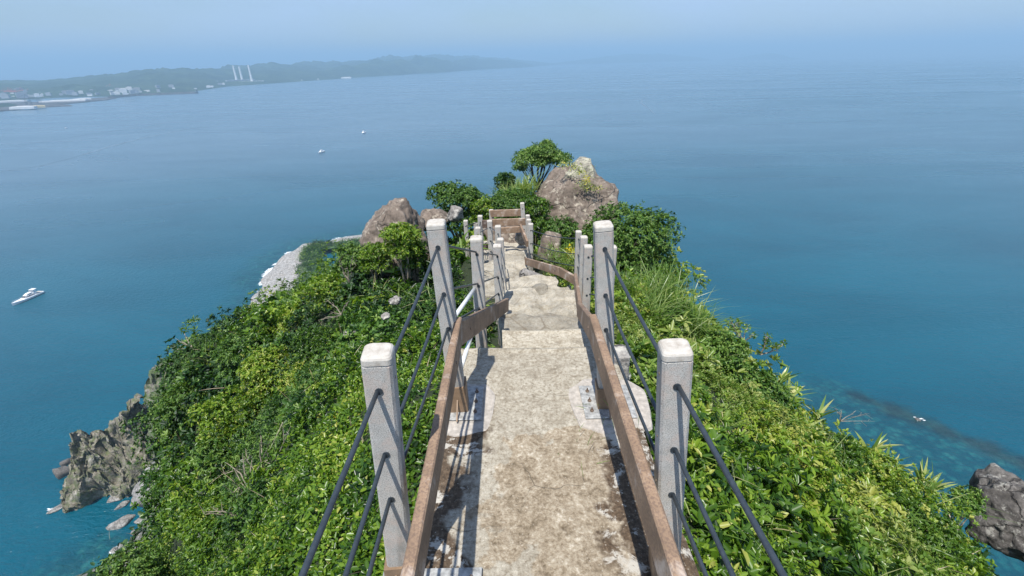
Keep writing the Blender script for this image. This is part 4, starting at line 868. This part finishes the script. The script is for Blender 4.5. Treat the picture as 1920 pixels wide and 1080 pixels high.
# yellow flowers
def flowers(label, spots, rad_, n, s):
    b = at(*spots[0]); e = empty('yellow_flower_plant', b); tag(e, label, 'flowering plant'); L_ = Leaves(); G_ = Leaves()
    for sp in spots:
        c = np.array(at(*sp)); P = c+rng.normal(size=(n, 3))*[rad_, rad_, rad_*1.1]
        L_.add(*leaf_arrays(P, unit(rng.normal(size=P.shape)+[0, -.4, .8]), s*rng.uniform(.7, 1.3, n), rng.random(n), .8, .3))
        P = c+rng.normal(size=(n, 3))*[rad_*1.2]*3-[0, 0, rad_]; G_.add(*leaf_arrays(P, unit(rng.normal(size=P.shape)+[0, 0, 1]), s*1.5, rng.uniform(.4, .9, n), .4, .5))
    L_.build('blossoms', M['yflower'], e, tuple(b)).location = (0, 0, 0); G_.build('foliage', M['leaf'], e, tuple(b)).location = (0, 0, 0)
flowers('yellow flower spikes beside the near left cables', [(641, 785, 3.7), (640, 805, 3.65)], .035, 190, .014)
flowers('bright yellow flowers behind the right handrail plank', [(1170, 722, 3.1), (1180, 738, 3.0)], .026, 170, .012)
flowers('yellow flowers among plants below the far right cables', [(1080, 478, 9.0), (1070, 470, 9.3)], .06, 120, .03)
flowers('yellow stonecrop flowers on the big boulder', [(1100, 336, 14.2)], .06, 120, .028)
L_ = Leaves(); e = empty('stonecrop', at(1085, 325, 14.4)); tag(e, 'greenish stonecrop growing in the seam of the big boulder', 'plant')
for sp, rd in (((1055, 310, 14.5), .14), ((1068, 308, 14.5), .12), ((1078, 315, 14.4), .12), ((1090, 322, 14.3), .1), ((1097, 345, 14.1), .14), ((1106, 350, 14.1), .16), ((1120, 353, 14.1), .14)):
    n = 80; P = np.array(at(*sp))+rng.normal(size=(n, 3))*[rd*.8, rd*.5, rd*.35]; L_.add(*leaf_arrays(P, unit(rng.normal(size=P.shape)+[0, -.5, 1]), .05*rng.uniform(.6, 1.2, n), rng.random(n), .7, .4))
L_.build('foliage', M['sedum'], e, tuple(e.location)).location = (0, 0, 0)
# bare branched shrubs
def bare(label, base, tips, Y, r0=.02, leafy=None, seed=1, mat='bark', name='bare_shrub'):
    b = at(base[0], base[1], Y); e = empty(name, b); tag(e, label, 'shrub'); r_ = random.Random(seed); mb = MB()
    for tx, ty in tips:
        t = at(tx, ty, Y+r_.uniform(-.25, .25))-b; j = lambda k: Vector((r_.uniform(-k, k), r_.uniform(-k, k), r_.uniform(-k, k))); l_ = t.length
        p1 = t*.35+j(.07*l_); p2 = t*.7+j(.07*l_); mb.tube([(0, 0, 0), p1, p2, t], [r0, r0*.75, r0*.5, r0*.2], 6)
        for u in range(3):
            s0 = p1.lerp(t, .2+.28*u); mb.tube([s0, s0+t*.12+j(.10*l_), s0+t*.25+j(.2*l_)], [r0*.4, r0*.3, r0*.12], 5)
    mb.build('branches', M[mat], e)
    if leafy:
        L_ = Leaves()
        for lx, ly in leafy:
            c = np.array(at(lx, ly, Y)); P, N = dome(c, .05*Y/6, 36, 1, -1, .2, 2, .7); L_.add(*leaf_arrays(P, N, .045*Y/6, rng.uniform(.3, .8, len(P)), .35, .8))
        L_.build('foliage', M['leaf'], e, tuple(b)).location = (0, 0, 0)
bare('pale bare branched shrub on the lower left slope', (492, 950), [(425, 868), (455, 850), (488, 830), (500, 845), (545, 800), (478, 870), (440, 905)], 4.6, .018, [(545, 790), (520, 800), (470, 820), (450, 838), (500, 815)], 2)
bare('leaning pale branch in dark scrub at lower left', (482, 978), [(395, 950), (380, 960)], 4.3, .016, None, 3)
bare('twiggy leafless shrub on the left slope under the cables', (655, 530), [(640, 490), (662, 480), (650, 500), (645, 512)], 8.6, .014, None, 4)
bare('dry twigs in the middle of the left slope', (640, 590), [(610, 560), (655, 565), (620, 585), (600, 600)], 7.6, .012, None, 5)
bare('thin branch with leaf tufts reaching out over the sea on the right', (1425, 665), [(1441, 632), (1470, 645), (1458, 655), (1436, 628)], 6.0, .012, [(1440, 630), (1436, 640), (1470, 643), (1455, 650), (1444, 645)], 6)
bare('reddish tufted shrub on the right skyline', (1395, 640), [(1370, 600), (1385, 605), (1400, 615), (1412, 628)], 6.3, .012, [(1368, 602), (1385, 606), (1400, 614), (1412, 628), (1378, 615)], 7)
bare('bare twigs sticking up over the shallows on the right', (1575, 790), [(1565, 762), (1578, 768), (1605, 770), (1640, 790), (1630, 775)], 5.9, .006, None, 8, 'bark')
bare('dead stalk standing in the right scrub', (1548, 870), [(1556, 815), (1550, 840)], 4.6, .008, None, 9)
bare('bare stems hanging under the left skyline bushes', (360, 650), [(335, 640), (345, 625), (350, 668), (330, 655)], 13, .02, [(352, 605), (365, 600), (345, 618)], 10)
# ------------------------------------------------------------------ boats
M['gel'] = m_plain('white_gelcoat', (.80, .80, .80), .25, 0, .05, 1); M['tint'] = m_plain('dark_glass', (.02, .025, .03), .08, 0, .1, 1); M['deck'] = m_plain('cream_deck', (.62, .56, .46), .6, 0, .1, 2)
def hull_rings(L_, B, Hh, bow=.5):
    rg = []
    for t in np.linspace(0, 1, 13):
        y = -L_/2+L_*t; w = B/2*(1-max(0, (t-.45)/.55)**2.2)+.02; z1 = Hh*(.85+.35*t*t); z0 = -.4
        rg.append([(-w*.55, y, z0), (-w*.95, y, z1*.35), (-w, y, z1), (-w*.92, y, z1+.02), (w*.92, y, z1+.02), (w, y, z1), (w*.95, y, z1*.35), (w*.55, y, z0)])
    return rg
def boat(name, label, stern, bow, kind):
    d = bow-stern; L_ = d.length; c = (bow+stern)/2; e = empty(name, (c.x, c.y, 0)); e.rotation_euler = (0, 0, math.atan2(-d.x, d.y)); tag(e, label, 'boat')
    B = L_*.24; Hh = L_*.085; mb = MB(); mb.loft(hull_rings(L_, B, Hh)); mb.build('hull', M['gel'], e)
    def house(y0, y1, w, z0, z1, rake=.3):
        m2 = MB(); m2.loft([[(-w/2, y0, z0), (w/2, y0, z0), (w*.42, y1, z0), (-w*.42, y1, z0)], [(-w*.45, y0, z1), (w*.45, y0, z1), (w*.33, y1-(y1-y0)*rake, z1), (-w*.33, y1-(y1-y0)*rake, z1)]]); return m2
    if kind == 'yacht':
        mb = MB(); mb.box((0, -L_*.36, Hh*.95+.06), (B*.8, L_*.2, .1), .02); mb.build('deck', M['deck'], e)
        house(-L_*.26, L_*.17, B*.78, Hh*.9, Hh*1.75, .35).build('cabin', M['gel'], e)
        for s_ in (-1, 1):
            mb = MB(); mb.box((s_*B*.352, -L_*.06, Hh*1.38), (.06, L_*.28, Hh*.3), .01, s_*.05); mb.build('window', M['tint'], e)
        mb = MB(); mb.box((0, L_*.085, Hh*1.5), (B*.5, L_*.05, Hh*.3), .02); mb.build('windscreen', M['tint'], e)
        house(-L_*.18, L_*.06, B*.6, Hh*1.78, Hh*2.35, .45).build('flybridge', M['gel'], e)
        for s_ in (-1, 1):
            mb = MB(); mb.box((s_*B*.285, -L_*.06, Hh*2.1), (.06, L_*.12, Hh*.22), .01); mb.build('window', M['tint'], e)
        mb = MB(); 
        for s_ in (-1, 1): mb.beam((s_*B*.3, -L_*.2, Hh*2.9), (s_*B*.3, -L_*.3, Hh*2.9), .12, Hh*1.6, .02)
        mb.box((0, -L_*.27, Hh*3.0), (B*.7, L_*.14, .14), .03); mb.build('hardtop', M['gel'], e)
        mb = MB(); mb.tube([(0, -L_*.25, Hh*3), (0, -L_*.26, Hh*3.9)], .06, 6); mb.build('mast', M['gel'], e)
        mb = MB()
        for s_ in (-1, 1): mb.tube([(s_*B*.45, -L_*.1, Hh*1.25), (s_*B*.42, L_*.2, Hh*1.4), (s_*B*.2, L_*.42, Hh*1.5), (0, L_*.49, Hh*1.5)], .04, 5)
        mb.build('rail', M['gel'], e)
    else:
        house(-L_*.2, L_*.15, B*.7, Hh*.9, Hh*2.2, .3).build('cabin', M['gel'], e); mb = MB(); mb.box((0, L_*.05, Hh*1.7), (B*.62, L_*.12, Hh*.35), .02); mb.build('windscreen', M['tint'], e)
boat('motor_yacht', 'white motor yacht with two decks on the left water', sea(79, 549), sea(24, 574), 'yacht')
boat('motor_boat', 'small white motor boat in the middle distance left of the tree', sea(607, 284), sea(597, 288), 'boat')
boat('motor_boat', 'tiny white boat farther out, right of the other small boat', sea(684, 248.5), sea(679, 251.5), 'boat')
boat('motor_boat', 'tiny boat far out under the hills on the left', sea(126, 240), sea(121, 241), 'boat')
M['wake'] = m_plain('wake_foam', (.12, .19, .245), .5, 0, .3, .02)
def wake(label, pxs, w):
    p = [sea(*q, .15) for q in pxs]; mb = MB(); k = []
    n = len(p)
    for i, q in enumerate(p):
        d = (p[min(i+1, n-1)]-p[max(i-1, 0)]).normalized(); s_ = Vector((-d.y, d.x, 0)); ww = w*(.15+.85*math.sin(math.pi*(i+.5)/n)); k += [q+s_*ww/2, q-s_*ww/2]
    mb.v = [tuple(v) for v in k]; mb.f = [(2*i, 2*i+1, 2*i+3, 2*i+2) for i in range(n-1)]; tag(mb.build('boat_wake', M['wake']), label, 'wake', None, 'stuff')
wake('old curved boat wake on the upper right water', [(1232, 175), (1215, 180), (1204, 187), (1202, 193), (1210, 199), (1220, 206), (1228, 214)], 9)
wake('long faint wake line across the left water', [(-10, 323), (70, 312), (130, 298), (200, 276), (270, 258), (340, 244), (400, 236)], 10)
wake('second faint wake line on the left water', [(30, 273), (90, 265), (160, 253), (230, 243), (300, 236)], 8)
wake('faint wake line off the far shore', [(905, 140), (950, 136), (1000, 132), (1030, 131)], 22)
# ------------------------------------------------------------------ far coast
def m_hill(name, a, b, c3, sc):
    k = Mat(name); n1 = k.noise(sc, 7, .7); n2 = k.noise(sc*6, 5, .7); c = k.ramp(k.math('ADD', k.math('MULTIPLY', n1, .5), k.math('MULTIPLY', n2, .5)), [(.38, a), (.5, b), (.6, c3)]); k.col(c); k.rough(1); k.bump(n2, 1, 12); return k.m
M['hill'] = m_hill('forest_hill', (.010, .022, .012), (.026, .05, .022), (.06, .09, .04), .004); M['quay'] = m_hill('quay_ground', (.05, .05, .055), (.10, .10, .10), (.17, .165, .16), .02)
M['town'] = m_hill('town_ground', (.03, .05, .03), (.10, .10, .09), (.3, .27, .25), .012)
def ridge(name, stn, depth, mat, seed=1, rough=.12, n=170, m_=34, fr=1.0):
    # stn: (px, base py, crest py); the crest stands `depth` metres behind the shore
    s = np.array(stn, float); t = np.linspace(s[0, 0], s[-1, 0], n); by = np.interp(t, s[:, 0], s[:, 1]); cy2 = np.interp(t, s[:, 0], s[:, 2]); P = []
    for i in range(n):
        b = sea(t[i], by[i]); dd = Vector((b.x, b.y, 0)).normalized(); q = b+dd*depth; r = ray(t[i], cy2[i]); k = math.hypot(q.x, q.y)/math.hypot(r.x, r.y); hz = CZ+r.z*k
        for j in range(m_):
            u = j/(m_-1)*1.7; x = b+dd*depth*u; hh = max(hz, 3)*(math.sin(min(u, 1)*math.pi/2)**.9 if u < 1 else max(0, 1-(u-1)/.7)**.8); P.append((x.x, x.y, hh*(1 if j else 0)-(2 if j == 0 else 0)))
    P = np.array(P); Q = P/(260.*fr); Q[:, 2] = 0; w = sstep(0, 60, P[:, 2]); P[:, 2] += w*(rough*P[:, 2]*(fbm(Q, 5, seed, .6)-.25))
    f = np.array([(i*m_+q, (i+1)*m_+q, (i+1)*m_+q+1, i*m_+q+1) for i in range(n-1) for q in range(m_-1)])
    tag(mesh_obj(name, P, f, mat, smooth=True), kind='structure')
ridge('hills', [(-260, 205, 165), (-60, 196, 155), (0, 190, 150), (100, 184, 150), (160, 182, 144), (230, 181, 140), (290, 179, 131), (360, 172, 130), (430, 162, 127), (520, 156, 118), (600, 150, 121)], 2600, M['hill'], 1, .22)
ridge('hills', [(60, 184, 172), (100, 183, 166), (140, 181, 159), (180, 180, 160), (250, 178, 168)], 500, M['hill'], 2, .3, 60, 16, .5)
ridge('hills', [(295, 168, 160), (320, 167, 153), (345, 166, 150), (375, 165, 152), (410, 162, 148), (450, 159, 142), (520, 155.5, 137), (580, 151.5, 132), (640, 147.5, 126), (700, 143.5, 117), (745, 141, 110), (790, 138, 110), (830, 136, 111), (880, 132, 110), (930, 129, 110), (975, 127, 115), (1000, 125.5, 121)], 900, M['hill'], 3, .22)
ridge('hills', [(560, 152, 118), (650, 146, 116), (740, 140, 106), (830, 134, 105), (900, 130, 106), (960, 127, 111), (1030, 123, 118)], 3600, M['hill'], 4, .2)
ridge('hills', [(1010, 123.5, 121), (1060, 121, 116), (1120, 119.5, 108), (1180, 118, 101), (1230, 116.5, 101), (1275, 115.5, 104), (1300, 115, 107), (1330, 114, 110)], 2200, M['hill'], 5, .15)
ridge('hills', [(1355, 113.2, 111.5), (1385, 112.8, 108), (1410, 112.3, 103), (1430, 112, 99.5), (1450, 112, 99.5), (1466, 112, 102), (1480, 111.8, 107), (1505, 111.5, 110)], 500, M['hill'], 6, .1, 80, 16)
ridge('hills', [(1400, 108, 103), (1500, 106.5, 96), (1600, 104.5, 89), (1700, 102, 86), (1800, 99, 90), (1860, 97.5, 94)], 4000, M['hill'], 7, .12)
# low foreland, harbour flats and breakwater
def flat(name, poly, z, mat, sd=1):
    p = [sea(a, b) for a, b in poly]; c = sum((Vector(q) for q in p), Vector())/len(p); n = len(p); mb = MB()
    mb.v = [(q.x, q.y, z) for q in p]+[(q.x+(q.x-c.x)*.02, q.y+(q.y-c.y)*.02, -3) for q in p]; mb.f = [tuple(range(n))[::-1]]+[(i, (i+1) % n, n+(i+1) % n, n+i) for i in range(n)]
    o = mb.build(name, mat); tag(o, kind='structure'); return o
flat('harbour_ground', [(-60, 216), (0, 209.5), (30, 206), (60, 203), (100, 200.5), (135, 199), (128, 197.5), (100, 197), (150, 193), (200, 188), (218, 184.5), (212, 182.5), (150, 187), (100, 190), (60, 193), (40, 188.5), (0, 190.5), (-60, 196)], 4, M['quay'])
flat('harbour_ground', [(-60, 194), (40, 185.5), (100, 181), (130, 180), (200, 178), (210, 177), (270, 171), (305, 168), (390, 165), (440, 160), (440, 155), (300, 160), (130, 170), (0, 176), (-60, 182)], 5, M['town'])
mb = MB(); bw = [sea(*q) for q in ((205, 185), (230, 181.8), (262, 179.5), (300, 178), (340, 176.5), (372, 175))]
mb.tube([q+Vector((0, 0, 1)) for q in bw], 13, 6); tag(mb.build('breakwater', M['quay']), 'long grey breakwater reaching into the bay', 'breakwater')
mb = MB(); bw = [sea(*q) for q in ((272, 176.5), (295, 173.5), (318, 171.5))]; mb.tube([q+Vector((0, 0, 1)) for q in bw], 16, 6); tag(mb.build('breakwater', M['quay']), 'short inner breakwater below the harbour town', 'breakwater')
M['white'] = m_plain('white_wall', (.72, .72, .70), .8, 0, .1, .05); M['pink'] = m_plain('red_crane_paint', (.45, .10, .07), .7, 0, .2, .05); M['greyb'] = m_plain('grey_wall', (.34, .36, .38), .8, 0, .15, .05); M['cream'] = m_plain('cream_wall', (.62, .52, .30), .8, 0, .1, .05); M['darkb'] = m_plain('dark_metal', (.05, .06, .07), .7, 0, .1, .1)
def faceangle(p): return math.atan2(p.y, p.x)-math.pi/2
lh = sea(370, 175.2); e = empty('lighthouse', (lh.x, lh.y, 0)); tag(e, 'small lighthouse on the tip of the breakwater', 'lighthouse')
mb = MB(); mb.loft([[(r*math.cos(a), r*math.sin(a), z) for a in [i*math.pi/4 for i in range(8)]] for r, z in ((7, 0), (7, 12), (4.5, 12.5), (3.5, 26))]); mb.build('tower', M['darkb'], e)
mb = MB(); mb.loft([[(r*math.cos(a), r*math.sin(a), z) for a in [i*math.pi/4 for i in range(8)]] for r, z in ((4.5, 26), (4.5, 29), (1, 33))]); mb.build('lantern_room', M['greyb'], e)
# power station
ps0, ps1 = sea(419, 160.3), sea(493, 156.5); d = ps1-ps0; c = (ps0+ps1)/2; e = empty('power_station', (c.x, c.y, 0)); tag(e, 'long low power station with three tall pale chimneys on the coast', 'power station')
mb = MB(); ang = math.atan2(d.y, d.x); mb.box((0, 0, 14), (d.length, 60, 28), 0, ang); mb.build('hall', M['white'], e)
mb = MB(); nrm = Vector((-d.y, d.x, 0)).normalized(); mb.box((nrm.x*45, nrm.y*45, 22), (d.length*.7, 40, 44), 0, ang); mb.build('boiler_house', M['greyb'], e)
for bx, tx, ty in ((445.5, 428.5, 123), (456, 440.5, 125), (473.5, 465.5, 122)):
    q = c + nrm*55; kx_ = sea(bx, 157.5 if bx < 470 else 156.5); k = math.hypot(q.x, q.y)/math.hypot(kx_.x, kx_.y); b = Vector((kx_.x*k, kx_.y*k, 0)); r = ray(tx+ (bx-tx)*.0, ty); hz = CZ+r.z*math.hypot(b.x, b.y)/math.hypot(r.x, r.y)
    b = b-c; mb = MB(); mb.loft([[(b.x+rr2*math.cos(a), b.y+rr2*math.sin(a), z) for a in [i*math.pi/5 for i in range(10)]] for rr2, z in ((13, 0), (9, hz*.5), (7.5, hz))]); o = mb.build('chimney', M['white'], e)
# buildings
def bld(name, label, px, py, w, dp_, h, mat, cat, group=None, z0=4, roof=True):
    p = sea(px, py, z0); e = empty(name, p) if False else None; mb = MB(); mb.box((0, 0, h/2), (w, dp_, h)); 
    if roof: mb.box((0, 0, h+1.2), (w*.5, dp_*.5, 2.4)); mb.box((w*.3, 0, h+1), (w*.15, dp_*.3, 2))
    o = mb.build(name, M[mat]); o.location = p; o.rotation_euler = (0, 0, faceangle(p)+random.uniform(-.4, .4)); tag(o, label, cat, group); return o
protos = [bld('town_building', 'tiny pale building in the hazy harbour town', 210, 176, 34, 20, 24, 'white', 'building', 'pale buildings of the harbour town'), bld('town_building', 'tiny grey building in the hazy harbour town', 240, 173, 40, 22, 34, 'greyb', 'building', 'grey buildings of the harbour town')]
r_ = random.Random(9)
for q in range(160):
    if q < 45: px, py, z = r_.uniform(0, 130), None, r_.uniform(5, 20); py = 186-px*.05-r_.uniform(0, 10)
    elif q < 90: px = r_.uniform(125, 315); py = 183-(px-125)*.055-r_.uniform(0, 8); z = r_.uniform(5, 20)
    elif q < 130: px = r_.uniform(230, 420); py = 178-(px-230)*.08-r_.uniform(0, 9); z = r_.uniform(5, 30)
    elif q < 148: px = r_.uniform(515, 700); py = 155-(px-515)*.062-r_.uniform(.5, 2.5); z = 5
    else: px = r_.uniform(1060, 1290); py = 120.5-(px-1060)*.020; z = 4
    o = protos[0 if r_.random() < .6 else 1].copy(); C.objects.link(o); p = sea(px, py, z); o.location = p; o.rotation_euler = (0, 0, faceangle(p)+r_.uniform(-.5, .5)); s_ = r_.uniform(.35, .8)*(1.6 if px > 1000 else 1); o.scale = (s_*r_.uniform(.7, 1.6), s_, s_*r_.uniform(.5, 1.3))
for px, py, w, h, mt, lb in ((243, 171, 100, 18, 'cream', 'long cream roofed shed by the inner harbour'), (120, 190.5, 210, 7, 'white', 'long white roofed wharf shed on the outer harbour'), (155, 187.5, 80, 8, 'white', 'shorter white wharf shed right of the long one'), (18, 192, 150, 8, 'white', 'white flat building at the far left of the foreland'), (45, 204.0, 90, 10, 'white', 'white building low on the foreland point'),
        (70, 202, 60, 8, 'cream', 'small cream building on the foreland point'), (302, 163.5, 60, 20, 'white', 'white house group at the right end of the town'), (160, 165, 110, 22, 'white', 'white block on the slope above the cranes'), (650, 147, 120, 14, 'white', 'white shed along the coast right of the power station'), (515, 150, 90, 22, 'white', 'white works building just right of the chimneys')):
    bld('harbour_building', lb, px, py, w, 40, h, mt, 'building', None, 5)
# vegetation on the foreland
rr = MB(); 
ridge('hills', [(-40, 206, 196), (0, 203, 193.5), (20, 201.5, 193), (35, 200, 196.5)], 120, M['hill'], 8, .2, 30, 10, .2)
# cranes
def crane(label, px, py, h, mat, group):
    p = sea(px, py, 5); e = empty('gantry_crane', p); e.rotation_euler = (0, 0, faceangle(p)+random.uniform(-.6, .6)); tag(e, label, 'crane', group); mb = MB(); w = h*.38
    for sx in (-1, 1):
        for sy in (-1, 1): mb.beam((sx*w/2, sy*w/2, 0), (sx*w/2, sy*w/2+.01, h*.62), 3, 3, .1) if False else mb.tube([(sx*w/2, sy*w/2, 0), (sx*w/2, sy*w/2, h*.62)], h*.022, 5)
    mb.tube([(-w/2, -w/2, h*.6), (w/2, -w/2, h*.6)], h*.02, 4); mb.tube([(-w/2, w/2, h*.6), (w/2, w/2, h*.6)], h*.02, 4); mb.build('frame', M[mat], e); mb = MB(); mb.tube([(-h*.85, 0, h*.62), (h*.6, 0, h*.62)], h*.03, 5); mb.tube([(-w/2, 0, h*.62), (0, 0, h), (w/2, 0, h*.62)], h*.022, 5); mb.tube([(0, 0, h), (-h*.8, 0, h*.64)], h*.01, 4); mb.build('boom', M[mat], e)
for q in range(11):
    px = (r_.uniform(18, 80) if q < 5 else r_.uniform(122, 215)); crane('tiny red gantry crane in the hazy harbour', px, 184-px*.045-(0 if q < 5 else 1)-r_.uniform(0, 4), r_.uniform(32, 58), 'pink', 'red gantry cranes of the harbour')
crane('dark crane standing on the outer wharf at far left', 55, 196, 50, 'darkb', None); crane('smaller dark crane right of the first on the outer wharf', 75, 194, 32, 'darkb', None)
# docked ship
def ship(label, px, py, L_):
    p = sea(px, py); e = empty('cargo_ship', p); e.rotation_euler = (0, 0, faceangle(p)+math.pi/2+.15); tag(e, label, 'ship'); mb = MB(); mb.loft(hull_rings(L_, L_*.16, L_*.07)); mb.build('hull', M['darkb'], e); mb = MB(); mb.box((0, -L_*.33, L_*.13), (L_*.13, L_*.12, L_*.16)); mb.build('bridge', M['white'], e); mb = MB(); mb.tube([(0, -L_*.36, L_*.2), (0, -L_*.37, L_*.28)], L_*.02, 6); mb.build('funnel', M['greyb'], e)
ship('grey ship moored by the inner harbour mouth', 278, 174.5, 150); ship('dark ship moored right of the red cranes', 205, 179.5, 120)
mb = MB(); q0, q1 = sea(1020, 122.5), sea(1056, 121.2); mb.box(tuple((q0+q1)/2+Vector((0, 0, 3))), ((q1-q0).length, 90, 8), 0, math.atan2(q1.y-q0.y, q1.x-q0.x)); o = mb.build('sand_strip', m_plain('pale_sand', (.72, .69, .60), .9, 0, .1, .01)); tag(o, kind='structure')
# ------------------------------------------------------------------ haze
mb = MB(); mb.box((0, 20000, 285), (110000, 110000, 700), 0); hz = mb.build('haze', bpy.data.materials.new('haze')); hm = hz.data.materials[0]; hm.use_nodes = True; t = hm.node_tree; t.nodes.clear()
ho = t.nodes.new('ShaderNodeOutputMaterial'); pv = t.nodes.new('ShaderNodeVolumePrincipled'); pv.inputs['Color'].default_value = (.45, .735, 1, 1); pv.inputs['Density'].default_value = 1.45e-4; pv.inputs['Anisotropy'].default_value = 0; t.links.new(pv.outputs[0], ho.inputs['Volume'])
tag(hz, kind='stuff', label='pale blue sea haze over the whole bay', cat='haze')
